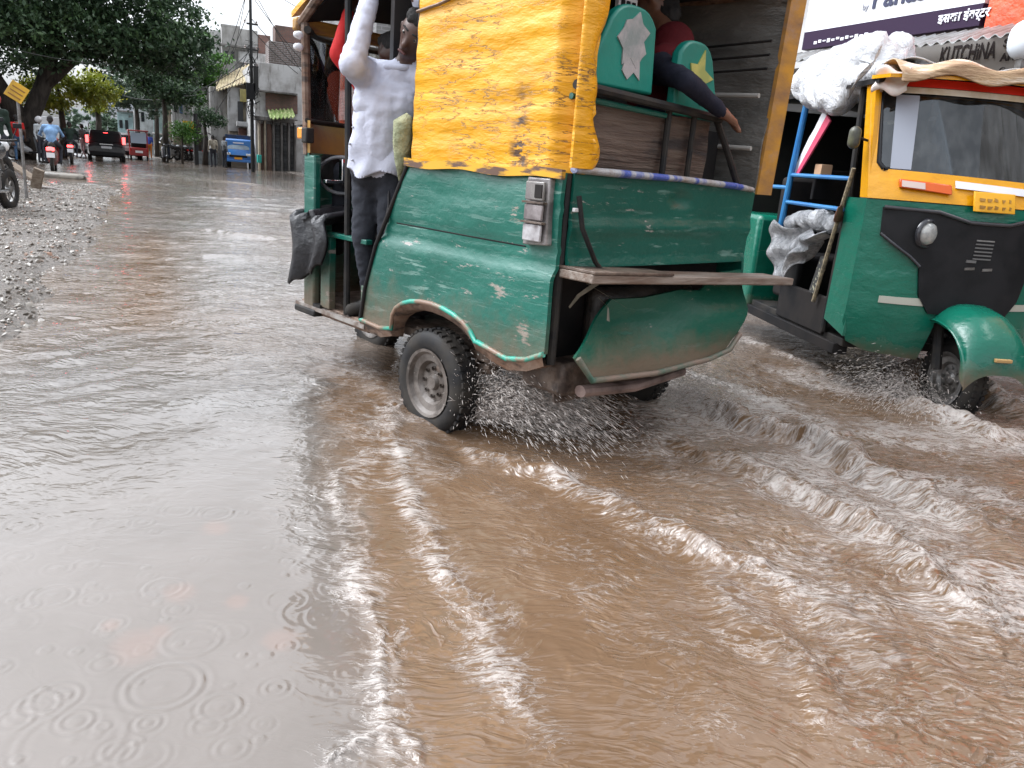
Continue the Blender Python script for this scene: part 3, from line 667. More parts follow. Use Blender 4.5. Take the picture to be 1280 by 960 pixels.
# ================================================================ spray thrown up by the wheels
def drops(n, org, dirs, seed, name, label, smin=.0015, smax=.005, stretch=5, spread=.25, power=1.):
    r = np.random.default_rng(seed)
    k = r.uniform(0, 1, n)**power; i = r.integers(0, len(dirs), n)
    dv = np.array(dirs)[i]+r.normal(scale=spread, size=(n, 3)); o_ = np.array(org)[i]
    L = np.linalg.norm(dv, axis=1)
    p = o_+dv*k[:, None]*1.0; p[:, 2] -= .55*(k*L)**2; vel = dv.copy(); vel[:, 2] -= 1.1*k*L; vel /= np.linalg.norm(vel, axis=1)[:, None]
    ok = p[:, 2] > .0; p, vel, k = p[ok], vel[ok], k[ok]; n = len(p)
    s = smin+(smax-smin)*r.uniform(0, 1, n)**2
    a = np.cross(vel, [0, 0, 1.]); a /= np.linalg.norm(a, axis=1)[:, None]+1e-9; c = np.cross(a, vel)
    st = stretch*r.uniform(.3, 1.6, n)
    vv = iv[None, :, 0:1]*(vel*(s*st)[:, None])[:, None]+iv[None, :, 1:2]*(a*s[:, None])[:, None]+iv[None, :, 2:3]*(c*s[:, None])[:, None]
    vv = vv+p[:, None]
    T = (it[None]+np.arange(n)[:, None, None]*len(iv)).reshape(-1, 3)
    m, nt_, b_ = nmat('spray'); b_.inputs['Base Color'].default_value = (.4, .36, .33, 1); b_.inputs['Roughness'].default_value = .15
    tag(link(name, npmesh(name, vv.reshape(-1, 3), None, T), m, None, 180), label, 'water spray', None, 'stuff')

# ================================================================ trees
def leafmat(name, c1, c2, c3):
    m, nt, b = nmat(name); at = N(nt, 'ShaderNodeAttribute', attribute_name='tone')
    nt.links.new(ramp(nt, at.outputs['Fac'], [(0, c1), (.55, c2), (1, c3)]), b.inputs['Base Color'])
    b.inputs['Roughness'].default_value = .5; b.inputs['Subsurface Weight'].default_value = 0
    tr = N(nt, 'ShaderNodeBsdfTranslucent'); nt.links.new(b.inputs['Base Color'].links[0].from_socket, tr.inputs[0])
    mx = N(nt, 'ShaderNodeMixShader'); mx.inputs[0].default_value = .25
    nt.links.new(b.outputs[0], mx.inputs[1]); nt.links.new(tr.outputs[0], mx.inputs[2]); nt.links.new(mx.outputs[0], nt.nodes['Material Output'].inputs[0]); return m
LM = dict(dark=leafmat('dark_leaves', (.018, .042, .02), (.042, .085, .038), (.085, .15, .055)),
          bright=leafmat('bright_leaves', (.03, .09, .015), (.07, .18, .03), (.13, .28, .05)),
          yellow=leafmat('yellow_leaves', (.12, .17, .02), (.26, .3, .03), (.42, .4, .04)),
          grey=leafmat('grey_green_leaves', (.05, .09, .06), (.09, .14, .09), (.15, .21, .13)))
bark = pmat('bark', (.03, .024, .02), (.07, .058, .048), 6, .85, stretch=(1, 1, .3), bmp=.8, bscale=14, bdist=.05)
def tree(name, label, base, blobs, leaf, n, lm, trunk, limbs=(), seed=0, clump=.45, group=None, cat='tree', k=1.):
    blobs = [tuple(x*k for x in b_) for b_ in blobs]; trunk = ([tuple(x*k for x in p) for p in trunk[0]], [x*k for x in trunk[1]]); limbs = [([tuple(x*k for x in p) for p in pts], [x*k for x in rd]) for pts, rd in limbs]; clump *= k; leaf *= (1+k)/2
    """blobs: (x,y,z,rx,ry,rz) relative to base; leaf clumps sit through each blob's volume"""
    r = np.random.default_rng(seed)
    root = thing(name, label, cat, base, 0, group)
    vol = np.array([b_[3]*b_[4]*b_[5] for b_ in blobs])**.8; vol /= vol.sum()
    nc = max(12, n//55); bi = r.choice(len(blobs), nc, p=vol); B = np.array(blobs)[bi]
    u = r.normal(size=(nc, 3)); u /= np.linalg.norm(u, axis=1)[:, None]; rad = r.uniform(.25, 1, nc)**.45
    C_ = B[:, :3]+u*rad[:, None]*B[:, 3:]
    cs = clump*r.uniform(.5, 1.4, nc)
    li = r.integers(0, nc, n)
    g = r.normal(size=(n, 3))*.55; p = C_[li]+g*cs[li][:, None]*np.array([1, 1, .6])
    a = r.normal(size=(n, 3)); a /= np.linalg.norm(a, axis=1)[:, None]; b2 = r.normal(size=(n, 3)); c = np.cross(a, b2); c /= np.linalg.norm(c, axis=1)[:, None]
    c[:, 2] *= .6
    L = leaf*r.uniform(.6, 1.4, n)
    q_ = np.stack([p-a*L[:, None]*.6, p+c*L[:, None]*.32, p+a*L[:, None]*.6, p-c*L[:, None]*.32], 1)
    me = npmesh('crown', q_.reshape(-1, 3), np.arange(4*n).reshape(-1, 4))
    tone = np.clip(r.uniform(0, 1, nc)[li]*.6+r.uniform(0, .4, n), 0, 1)
    attr(me, 'tone', np.repeat(tone, 4)); link('crown', me, LM[lm], root)
    mb = MB(); mb.tube(trunk[0], trunk[1], 10)
    for pts, rd in limbs: mb.tube(pts, rd, 7)
    mb.obj('trunk', bark, root, 180)
    return root
bx, by = atY(42, 196, 41)[:2]
tree('banyan_tree', 'huge dark green spreading tree with thick leaning trunk at upper left', (bx, by, 0),
     [(-2.5, -1, 6.5, 3.4, 3, 2.6), (1.3, -1, 6.6, 2.6, 3, 2.6), (3.6, 0, 5.9, 2.1, 2.5, 2.1), (4.8, .5, 5.0, 1.3, 2, 1.5), (5.1, 1, 4.1, 1.0, 1.6, .8), (-4, -3, 4.8, 2, 2.5, 1.5), (1, 0, 4.6, 3, 3, .8), (-3.2, .5, 4.2, 1.8, 2, 1.0), (-1.5, 1, 5.5, 3, 2, 1.6), (-6.5, 2, 5.5, 3, 3, 3), (-2, 3, 4, 3, 2, 1.2), (.8, -1.5, 4.1, 2.6, 2, .9), (-2.5, -1.5, 4.1, 2.4, 2, .9), (3.6, -.5, 4.4, 1.8, 1.8, 1.0), (0, 1, 9, 5, 4, 2.5), (3.2, 0, 3.9, 1.6, 2, .6), (-5, 0, 7.5, 2.5, 3, 2.5)],
     .17, 120000, 'dark', ([(-.3, 0, -.3), (-.1, 0, 1.2), (.5, 0, 2.6), (1.0, 0, 4.2), (1.2, 0, 6)], [.36, .31, .28, .22, .13]),
     [([(-.15, 0, 1.0), (-1.0, .2, 2.6), (-2.0, 0, 4.5), (-2.6, 0, 6)], [.38, .3, .2, .1]), ([(.5, 0, 2.6), (1.8, 0, 3.9), (3.6, .2, 4.9), (4.8, .3, 5.2)], [.26, .2, .13, .06]), ([(.9, 0, 3.8), (1.6, -.8, 5.5), (2.4, -1.2, 7)], [.2, .14, .07])], 1, .5, k=1.22)
def bt(name, label, px, py, Y, blobs, leaf, n, lm, seed, trunk=None, clump=.4, group=None):
    x, y, z = atY(px, py, Y)
    hh = max(b_[2] for b_ in blobs)
    return tree(name, label, (x, y, 0), blobs, leaf, n, lm, trunk or ([(0, 0, -.2), (.1, 0, hh*.5), (0, .1, hh)], [.2, .15, .06]), (), seed, clump, group)
bt('street_tree', 'bright green leafy tree crown beside the grey concrete building', 248, 190, 58, [(0, 0, 6.6, 2.0, 1.5, 1.8), (-1.2, 0, 5.2, 1.3, 1.2, 1.3), (.3, 0, 4.6, 1.2, 1, 1)], .22, 7000, 'bright', 21)
bt('street_tree', 'dark hanging street tree between the huge tree and the bright green tree', 206, 190, 52, [(0, 0, 4.4, 1.6, 1.4, 1.0), (.9, 0, 4.0, 1.2, 1, .7), (-.9, 0, 5.0, 1.2, 1, 1.2)], .17, 7000, 'dark', 22)
bt('street_tree', 'grey-green tree drooping over the far end of the street, above the red rickshaw', 172, 190, 62, [(0, 0, 4.9, 2.2, 2, 1.7), (-1.6, 0, 3.9, 1.4, 1.2, 1.4), (1.2, 0, 3.6, 1.2, 1.2, 1)], .2, 9000, 'grey', 23)
bt('street_tree', 'green tree behind the drooping grey-green one, near its top', 196, 188, 66, [(0, 0, 5.8, 2.0, 1.5, 1.2), (1.2, 0, 5, 1.2, 1.2, 1)], .2, 6000, 'bright', 29)
bt('flowering_tree', 'yellow-green tree glowing under the big dark crown', 78, 185, 46, [(0, 0, 3.2, 1.5, 1, .9), (1.6, 0, 3.3, 1.2, 1, .7), (-.9, 0, 2.8, .9, 1, .6)], .17, 6000, 'yellow', 24)
bt('flowering_tree', 'small yellow-green branch tree above the dark car', 123, 185, 50, [(0, 0, 3.3, .5, .5, 1.0), (.1, 0, 4.0, .5, .5, .6)], .16, 1800, 'yellow', 25)
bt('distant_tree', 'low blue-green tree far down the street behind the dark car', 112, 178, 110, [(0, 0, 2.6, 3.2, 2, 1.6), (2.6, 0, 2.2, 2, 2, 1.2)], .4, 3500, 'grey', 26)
bt('sapling', 'small bright green sapling beside the yellow road sign', 228, 196, 51, [(0, 0, 2.0, .6, .5, .6), (.3, 0, 1.6, .5, .4, .4)], .13, 1500, 'bright', 27, ([(0, 0, -.1), (0, 0, 1.0), (.1, 0, 2)], [.07, .06, .03]))
bt('street_tree', 'leafy bush growing over the stall canopy', 256, 196, 53, [(0, 0, 2.9, .9, .6, .4), (.6, 0, 2.6, .6, .5, .3)], .13, 1800, 'dark', 28)

# ================================================================ buildings
plast = pmat('stained_plaster', (.36, .355, .345), (.2, .19, .18), 1.1, .85, bmp=.4, bscale=8, bdist=.03, stretch=(1, 1, .6), lo=.4, hi=.65, c3=(.07, .065, .06), s3=2.2, lo3=.55, hi3=.7, st3=(1.5, 1.5, .25))
plast_l = pmat('pale_plaster', (.5, .5, .5), (.33, .32, .31), 1.3, .85, bmp=.3, bscale=8, lo=.42, hi=.62, c3=(.12, .11, .1), s3=1.8, lo3=.55, hi3=.72, st3=(2, 2, .3))
cream = pmat('cream_plaster', (.4, .35, .26), (.24, .2, .16), 1.5, .85, c3=(.1, .09, .07), s3=1.6, lo3=.56, hi3=.72, st3=(2, 2, .3))
tealwall = pmat('teal_plaster', (.3, .42, .42), (.18, .25, .26), 1.5, .85, c3=(.1, .1, .09), s3=1.6, lo3=.6, hi3=.72)
brick = brickmat('red_brick', (.24, .11, .085), (.17, .085, .07), (.12, .11, .1))
brickd = brickmat('sooty_brick', (.17, .13, .12), (.12, .09, .085), (.3, .29, .28), bw=.32, bh=.11)
concrete = pmat('grey_concrete', (.19, .18, .175), (.11, .105, .1), 2, .85, bmp=.4, bscale=10, c3=(.05, .045, .045), s3=1.5, lo3=.5, hi3=.7, st3=(2, 2, .3))
shut = pmat('shutter_grey', (.12, .12, .12), (.05, .05, .05), 1.5, .6, stretch=(1, 1, 6))
winm = pmat('dark_window', (.02, .022, .025), rough=.15)
moss = pmat('mossy_sheet', (.12, .2, .04), (.3, .34, .16), 3, .85, bmp=.5)
tin = pmat('cream_tin_roof', (.42, .36, .22), (.3, .24, .15), 1.2, .7, c3=(.16, .1, .06), s3=1.5, lo3=.55, hi3=.7, st3=(1, 1, 4))
wood = pmat('weathered_wood', (.12, .085, .06), (.2, .16, .12), 4, .75, stretch=(1, 6, 6), bmp=.5)
def fp(px, py, Y): p = atY(px, py, Y); return p[0], p[2]
REF = [None]
def face_box(name, px0, px1, pyt, Y, depth, m, parent, pyb=None, dz=0):
    x0, _ = fp(px0, pyt, Y); x1, _ = fp(px1, pyt, Y); rf = REF[0] or (px0+px1)/2; z1 = fp(rf, pyt, Y)[1]
    z0 = -.1 if pyb is None else fp(rf, pyb, Y)[1]
    return box(name, x0, x1, Y-dz, Y-dz+depth, z0, z1, m, parent, .02)
# grey block at the back
REF[0] = 302
b1 = thing('apartment_building', 'tall stained grey concrete building with brick corner behind the utility pole', 'building', (0, 0, 0))
face_box('wall', 277, 322, 36, 60, 7, plast, b1); face_box('side_wall', 262, 276.8, 42, 61, 6, plast_l, b1)
face_box('brick_wall', 322.2, 338, 40, 60.05, 6.9, brick, b1); face_box('balcony_slab', 274, 324, 57, 59.4, .5, concrete, b1, 60)
face_box('parapet', 276, 300, 33, 60, .3, plast, b1, 36); face_box('white_band', 298, 337, 64, 59.7, .25, plast_l, b1, 78)
for px in (281, 289, 304, 312):
    face_box('window', px, px+4, 66, 59.9, .2, winm, b1, 76)
# yellow roofed house
b2 = thing('house', 'low stained house with cream sloping tin roof behind the blue truck', 'building')
face_box('wall', 285, 322, 106, 55, 5, cream, b2, None); face_box('side_wall', 262, 284.9, 112, 55.6, 4.4, plast, b2)
face_box('stained_wall', 284, 300, 110, 54.9, .1, plast_l, b2, 165)
x0, z0 = fp(270, 113, 54.6); x1, z1 = fp(316, 100, 54.6); x2, z2 = fp(270, 98, 58); x3, z3 = fp(317, 78, 58)
MB().grid(lambda u, v: ((1-v)*(x0+(x1-x0)*u)+v*(x2+(x3-x2)*u), 54.6+3.4*v, (1-v)*(z0+(z1-z0)*u)+v*(z2+(z3-z2)*u)+.04*math.sin(u*75)), 80, 3, (0, 0, -.06)).obj('roof', tin, b2, 60)
face_box('window', 297, 304, 127, 54.85, .1, winm, b2, 152); face_box('window_blind', 300, 313, 111, 54.6, .12, pmat('faded_yellow_sheet', (.45, .38, .12), (.3, .26, .12), 3, .8), b2, 127)
face_box('balcony', 296, 316, 152, 54.2, .6, plast_l, b2, 158); face_box('shop_front', 298, 316, 160, 54.7, .1, pmat('brown_boards', (.13, .06, .045), (.2, .12, .1), 2, .8), b2, 190)
# brick and plaster building on the right, running nearer behind the rickshaw
REF[0] = 345
b3 = thing('brick_building', 'grey plastered and red brick building with row of shuttered shops', 'building')
face_box('wall', 318, 470, 80, 50, 9, plast_l, b3)
x0, z0 = fp(322, 58, 50.3); x1, z1 = fp(470, 80, 50.3)
face_box('upper_brick_wall', 336, 470, 52, 50.15, 1.6, brickd, b3, 79.6); face_box('top_brick_wall', 344, 470, 31, 50.4, 1.2, brick, b3, 51.5)
face_box('brick_recess', 332, 372, 117, 49.9, .08, brick, b3, 140); face_box('ledge', 318, 372, 114, 49.5, .45, concrete, b3, 116.5)
face_box('plinth_beam', 318, 372, 147, 49.2, .7, concrete, b3, 152)
for px in (323, 330, 341, 351, 360, 368): face_box('pillar', px, px+2.4, 150, 49.3, .5, cream if px < 335 else concrete, b3, None)
for px in (326, 333.5, 344, 354, 363): face_box('shutter', px, px+6, 156, 49.7, .1, shut if px > 335 else pmat('pink_door', (.25, .15, .12), (.16, .1, .08), 2, .8), b3, None)
x0, z0 = fp(338, 148, 48.6); x1, z1 = fp(369, 146, 48.6)
MB().grid(lambda u, v: (x0+(x1-x0)*u, 48.6+1.2*v, z0+(z1-z0)*u+.5*v+.05*math.sin(u*40)), 60, 2, (0, 0, -.05)).obj('moss_awning', moss, b3, 60)
tq = face_box('teal_box', 322, 327, 195, 48.2, .5, pmat('turquoise', (.02, .35, .3), rough=.6), None, 205); tq.name = 'cabinet'; tag(tq, 'small turquoise cabinet standing by the shop pillars', 'cabinet')
REF[0] = None
# dense grey wall seen through the rickshaw's windscreen
b4 = thing('rough_wall_building', 'rough grey brick-faced building on the right of the street, behind the rickshaw', 'building')
MB().box(7.6, 14, 30, 46, -.1, 7.2).obj('wall', brickmat('pale_rough_brick', (.26, .26, .26), (.2, .2, .2), (.34, .34, .34), bw=.4, bh=.13, stain=(.12, .12, .12)), b4)
MB().box(7.2, 7.58, 30, 46, 2.6, 2.8).obj('ledge', concrete, b4)
for k in range(5): MB().box(7.5, 7.59, 30.6+3.1*k, 33+3.1*k, .1, 2.4).obj('shutter', shut, b4)
for k in range(4): MB().box(7.5, 7.59, 31+4*k, 32.2+4*k, 4, 5.4).obj('window', winm, b4)
# row of low houses at the far end
row = [(146, 166, 138, 78, tealwall, 'pale grey-green far house'), (166, 190, 128, 74, plast_l, 'white stained far house above the red rickshaw'), (190, 205, 120, 70, tealwall, 'pale turquoise far house'),
       (205, 214, 110, 68, cream, 'narrow orange-cream far house'), (214, 240, 118, 66, plast_l, 'white far house with blue panel'), (240, 262, 108, 64, plast_l, 'white peeling house behind the stall')]
for i, (p0, p1, pt, Yr, m, lb) in enumerate(row):
    hb = thing('house', lb, 'building', (0, 0, 0), 0, 'low houses at the far end of the street')
    face_box('wall', p0, p1-.3, pt, Yr, 6, m, hb); face_box('roof_slab', p0-.5, p1, pt, Yr-.4, 6.5, concrete, hb, pt+2)
    face_box('upper_window', p0+3, p0+7, pt+12, Yr-.05, .1, winm, hb, pt+22)
    if p1-p0 > 15: face_box('upper_window', p0+10, p0+14, pt+12, Yr-.05, .1, pmat('blue_panel', (.08, .13, .25), rough=.6) if i == 4 else winm, hb, pt+24)
    face_box('shop_opening', p0+2, p1-3, 172, Yr-.06, .1, shut if i % 2 else pmat('tan_shutter', (.3, .26, .2), (.2, .17, .13), 2, .8), hb, 188)
    face_box('awning', p0, p1-1, 166, Yr-1.2, 1.2, concrete if i % 2 else plast_l, hb, 168)
wb = thing('white_building', 'hazy white building at the very end of the street', 'building')
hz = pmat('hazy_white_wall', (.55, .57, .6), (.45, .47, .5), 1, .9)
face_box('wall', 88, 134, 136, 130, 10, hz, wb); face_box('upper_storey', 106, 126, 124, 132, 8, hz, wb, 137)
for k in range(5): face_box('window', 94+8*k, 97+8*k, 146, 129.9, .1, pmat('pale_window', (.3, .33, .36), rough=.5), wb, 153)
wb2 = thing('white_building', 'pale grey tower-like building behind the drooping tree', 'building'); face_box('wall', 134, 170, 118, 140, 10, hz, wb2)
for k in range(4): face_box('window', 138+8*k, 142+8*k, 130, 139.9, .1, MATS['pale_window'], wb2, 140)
lbld = thing('roadside_shop', 'dark low shop row in the shade of the big tree, left side', 'building')
MB().box(-14, -8.2, 22, 46, -.1, 4.4).obj('wall', concrete, lbld); MB().box(-8.2, -7, 22, 46, 2.6, 2.75).obj('awning', shut, lbld)
for k in range(6): MB().box(-8.22, -8.16, 22.6+4*k, 25.8+4*k, .05, 2.4).obj('shutter', shut, lbld)
lb2 = thing('white_wall', 'low whitewashed boundary wall behind the parked scooters', 'wall'); face_box('wall', 46, 78, 146, 58, .3, hz, lb2)

# right-hand shops close by (x = 8)
signw = pmat('white_signboard', (.78, .8, .84), rough=.35); purple = pmat('purple_stripe', (.028, .013, .038), rough=.6, spec=.2)
rs = thing('corner_shop', 'shop building on the near right carrying white signboards', 'building')
MB().box(8.25, 15, -6, 29.5, 2.85, 8.5).obj('upper_wall', plast_l, rs); MB().box(9.2, 15, -6, 29.5, -.1, 2.85).obj('shop_wall', plast_l, rs)
for k in range(9): MB().box(8.3, 8.6, -5+4*k, -4.7+4*k, -.1, 2.85).obj('pillar', cream, rs)
for k in range(8): MB().box(9.1, 9.18, -4.4+4*k, -1.2+4*k, .15, 2.5).obj('shutter', shut, rs)
MB().box(8.3, 9.2, -6, 29.5, -.1, .2).obj('shop_step', concrete, rs)
def text(name, body, size, loc, m, parent, rz=-math.pi/2, ext=.004, sx=1., bold=0, shear=0, align='LEFT'):
    cu = bpy.data.curves.new(name, 'FONT'); cu.body = body; cu.size = size; cu.extrude = ext; cu.offset = bold; cu.shear = shear; cu.align_x = align
    t_ = bpy.data.objects.new(name, cu); COL.objects.link(t_)
    bpy.context.view_layer.update(); dg = bpy.context.evaluated_depsgraph_get()
    me = bpy.data.meshes.new_from_object(t_.evaluated_get(dg)); bpy.data.objects.remove(t_)
    o = link(name, me, m, parent); o.location = loc; o.rotation_euler = (math.pi/2, 0, rz); o.scale = (sx, 1, 1); return o
def sX(px, py, X): d = ray(px, py); t_ = X/d[0]; return d[1]*t_, CAMH+d[2]*t_
ya, za = sX(1006, 40, 8); yb, zb = sX(1230, 4, 8); z0 = (za+zb)/2-.22
sg = thing('signboard', 'large white Panasonic signboard with purple stripe above the shops', 'sign', (8, yb, z0))
L = ya-yb
MB().box(0, .1, 0, L, .22, 2.4).obj('panel', signw, sg); MB().box(-.004, .1, 0, L, 0, .218).obj('stripe', purple, sg)
inkn = pmat('navy_ink', (.02, .025, .07), rough=.5); inkw = pmat('white_ink', (.75, .75, .8), rough=.5)
y1, z1 = sX(1089, 11, 8)
text('lettering', 'Panasonic', .34, (-.008, y1-yb, z1-z0), inkn, sg, bold=.006)
y1, z1 = sX(1078, 13, 8); text('small_word', 'by', .1, (-.008, y1-yb, z1-z0), pmat('grey_ink', (.3, .3, .33), rough=.5), sg)
y1, z1 = sX(1174, 23, 8); text('stripe_lettering', 'इसका इंवर्टर', .125, (-.01, y1-yb, .08), inkw, sg, bold=.003)
y1, z1 = sX(1016, 40, 8)
for k in range(14): MB().box(-.01, -.004, y1-yb-.06-.075*k-.05, y1-yb-.06-.075*k, .05+.01*(k % 3), .085+.012*(k % 2)).obj('stripe_mark', inkw, sg)
og = thing('signboard', 'orange-red signboard at the top right corner, next to the white one', 'sign', (8, yb-.06, z0))
MB().box(0, .1, -5, 0, -.05, 2.4).obj('panel', pmat('orange_vinyl', (.75, .1, .03), (.6, .07, .02), 3, .4, bmp=.6, bscale=3, bdist=.1), og)
aw = thing('tin_awning', 'grey corrugated tin awning under the white signboard', 'awning', (0, 0, 0))
MB().grid(lambda u, v: (7.95-.55*v, -5+14*u, z0-.05-.20*v+.018*math.sin(u*700)), 900, 2, (0, 0, -.01)).obj('sheet', pmat('tin_sheet', (.33, .34, .34), (.2, .19, .18), 3, .4, metal=.5), aw, 60)
ya2, za2 = sX(1140, 42, 8.1)
kb = thing('signboard', 'beige grey KUTCHINA shop sign under the tin awning', 'sign', (8.1, -5, 0))
zt = za2; MB().box(0, .1, 0, ya2+5.5, zt-.85, zt).obj('panel', pmat('greige_board', (.36, .34, .32), (.3, .28, .26), 1, .5), kb)
MB().box(-.02, .0, 0, ya2+5.5, zt, zt+.02).obj('trim', blackplastic, kb)
ik = pmat('dark_brown_ink', (.03, .02, .02), rough=.5)
y1, z1 = sX(1178, 57, 8.1); y2, z2 = sX(1250, 44, 8.1)
kt = text('lettering', 'KUTCHiNA', .24, (-.008, y1+5, zt-.36), ik, kb, bold=.004, ext=.001)
kt.dimensions  # measured below
bpy.context.view_layer.update()
kt.scale.x = (y1-y2)/max(.1, max(v.co.x for v in kt.data.vertices))
kt.scale.y = kt.scale.z = 1
y1, z1 = sX(1196, 62, 8.1); text('tagline', 'Designed for Convenience', .1, (-.008, y1+5, zt-.53), ik, kb)
y1, z1 = sX(1258, 42, 8.1); text('side_text', 'SMART', .11, (-.008, y1+5, zt-.26), ik, kb, bold=.002); text('side_text', 'APPLIANCES', .11, (-.008, y1+5, zt-.4), ik, kb, bold=.002)
gx = ray(1282, 50); t_ = 6.2/gx[0]; gp = (6.2, gx[1]*t_, CAMH+gx[2]*t_)
gl = thing('street_lamp', 'round white lamp globe on a grey post at the right edge, before the KUTCHINA sign', 'lamp', (gp[0], gp[1], 0))  # round white object, not identified further
MB().tube([(0, 0, -.1), (0, 0, gp[2]-.12)], .035).obj('post', steel, gl); g_ = MB(); capsule(g_, (0, 0, gp[2]-.03), (0, 0, gp[2]+.03), .12, .12, 20); g_.obj('globe', pmat('white_globe', (.7, .75, .8), rough=.25), gl, 180)

# ================================================================ poles and wires
cab = pmat('black_cable', (.012, .012, .012), rough=.6)
px_, py_, _ = *gnd(316, 215), 0
PX, PY = px_, py_
pole = thing('utility_pole', 'tall dark iron utility pole with crossarms and tangled cables beside the blue truck', 'utility pole', (PX, PY, 0))
d_ = math.hypot(PX, PY)
Hp = (215-5)/FPX*PY*1.04
MB().tube([(0, 0, -.2), (0, 0, Hp)], [.10, .065], 8).obj('shaft', cab, pole)
for k, hh_ in enumerate((.98, .94, .86, .72, .6, .52)):
    MB().box(-.35+.05*k, .35, -.04, .04, Hp*hh_-.04, Hp*hh_+.04).obj('crossarm', cab, pole)
    for q in (-.28, .28): MB().lathe([(0, -.02), (.06, 0), (.03, .05), (.06, .09), (0, .14)], Matrix.Translation((q, 0, Hp*hh_+.04)), 8).obj('insulator', pmat('insulator', (.25, .2, .18), rough=.3), pole)
MB().box(-.28, .16, -.2, -.1, Hp*.36, Hp*.44).obj('junction_box', blackplastic, pole); MB().box(.1, .32, -.2, .1, Hp*.40, Hp*.52).obj('meter_box', cab, pole)
rw = random.Random(4)
cm = MB()
for k in range(16):
    z = Hp*rw.uniform(.3, .6); pts = [(rw.uniform(-.3, .4), rw.uniform(-.2, .1), z+rw.uniform(-.6, .6)) for _ in range(5)]; cm.tube(pts, .016, 4)
cm.obj('cable_tangle', cab, pole)
def wire(a, b_, sag, label, n=14, rad=.018, name='cable'):
    pts = [(a[0]+(b_[0]-a[0])*i/n, a[1]+(b_[1]-a[1])*i/n, a[2]+(b_[2]-a[2])*i/n-sag*4*(i/n)*(1-i/n)) for i in range(n+1)]
    o = MB().tube(pts, rad, 5).obj(name, cab); tag(o, label, 'cable', 'overhead cables strung from the utility pole')
def A(px, py, Y): return atY(px, py, Y)
top = lambda k: (PX, PY, Hp*k)
W_ = [(top(.97), A(560, 60, 30), .3, 'highest cable running right from the pole to behind the rickshaw'), (top(.93), A(600, 110, 30), .4, 'second cable running right from the pole'),
      (top(.9), A(420, 150, 46), .3, 'cable dropping right to the brick wall'), (top(.86), A(400, 100, 46), .2, 'short cable to the brick wall top'),
      (top(.62), A(262, 150, 54), .3, 'cable sagging left to the stall'), (top(.6), A(190, 122, 62), .9, 'long cable sagging left into the drooping tree'), (top(.56), A(150, 118, 60), 1.0, 'lower long cable to the far trees'),
      (top(.95), A(290, 80, 59), .1, 'cable slanting down to the concrete building'), (top(.92), A(270, 108, 56), .2, 'cable slanting down over the tin roof'), (top(.8), A(266, 116, 54), .2, 'thick cable crossing the tin roof'),
      (top(.75), A(372, 84, 49), .1, 'cable along the grey wall'), (top(.7), A(372, 92, 49), .1, 'lower cable along the grey wall'), (top(.5), A(230, 120, 50), .3, 'cable ending in the dark hanging tree')]
for a, b_, sg_, lb in W_: wire(a, b_, sg_, lb)
wire(A(-60, 40, 26), A(240, 62, 52), .8, 'thin wire hanging across the big dark tree crown', 16, .012)
fx0 = gnd(246, 206)
p2 = thing('utility_pole', 'short dark pole carrying the yellow sign, left of the stall', 'utility pole', (fx0[0], fx0[1], 0))
MB().tube([(0, 0, -.2), (0, 0, 2.9)], .12, 8).obj('shaft', cab, p2)
MB().box(-.7, -.05, -.05, .0, 1.75, 2.45, Matrix.Rotation(0, 4, 'Y')).obj('yellow_plate', pmat('yellow_sign', (.7, .38, .02), rough=.4), p2)
MB().box(.0, .35, -.1, .1, 2.2, 2.32).obj('bracket', cab, p2)
fx1 = gnd(266, 203)
p3 = thing('utility_pole', 'slim grey pole between the stall and the truck', 'utility pole', (fx1[0], fx1[1], 0)); MB().tube([(0, 0, -.1), (0, 0, 3.6)], .06, 8).obj('shaft', steel, p3)
# yellow diamond sign at left
sx_, sy_ = gnd(14, 222); sc2 = 16/math.hypot(sx_, sy_)
dgx = atY(21, 115, 16)
dg_ = thing('road_sign', 'yellow diamond warning sign tilted on its post at the left edge', 'road sign', (dgx[0], 16, 0))
Mz = Matrix.Translation((0, 0, dgx[2]))@Matrix.Rotation(R(32), 4, 'Y')
MB().box(-.14, .14, -.01, .0, -.14, .14, Mz).obj('plate', pmat('sign_yellow', (.62, .36, .03), (.45, .27, .04), 4, .5), dg_, bevel=.01)
inkd = pmat('faded_sign_ink', (.25, .12, .03), rough=.6)
for k in range(3): MB().box(-.10, .10, -.015, -.011, -.09+.07*k, -.07+.07*k, Mz).obj('faded_line', inkd, dg_)
MB().tube([(0, .02, 0), (0, .02, dgx[2]+.1)], .025).obj('post', steel, dg_)
# stall with rounded canopy
sl = gnd(258, 205)
st_ = thing('stall', 'small roadside stall with grey domed canopy between the motorbikes and the truck', 'stall', (sl[0], sl[1], 0))
MB().grid(lambda u, v: (-.75+1.5*u, -.6+1.2*v, 1.5+.45*math.sin(math.pi*u)), 14, 2, (0, 0, -.03)).obj('canopy', pmat('grey_tarp', (.12, .11, .12), (.2, .19, .19), 4, .7), st_, 60)
for a in (-.7, .7):
    for c in (-.5, .5): MB().tube([(a, c, 0), (a, c, 1.5)], .03).obj('leg', steel, st_)
MB().box(-.65, .65, -.3, .3, .0, .75).obj('counter', pmat('pale_counter', (.3, .34, .36), (.2, .22, .23), 3, .6), st_, bevel=.02)
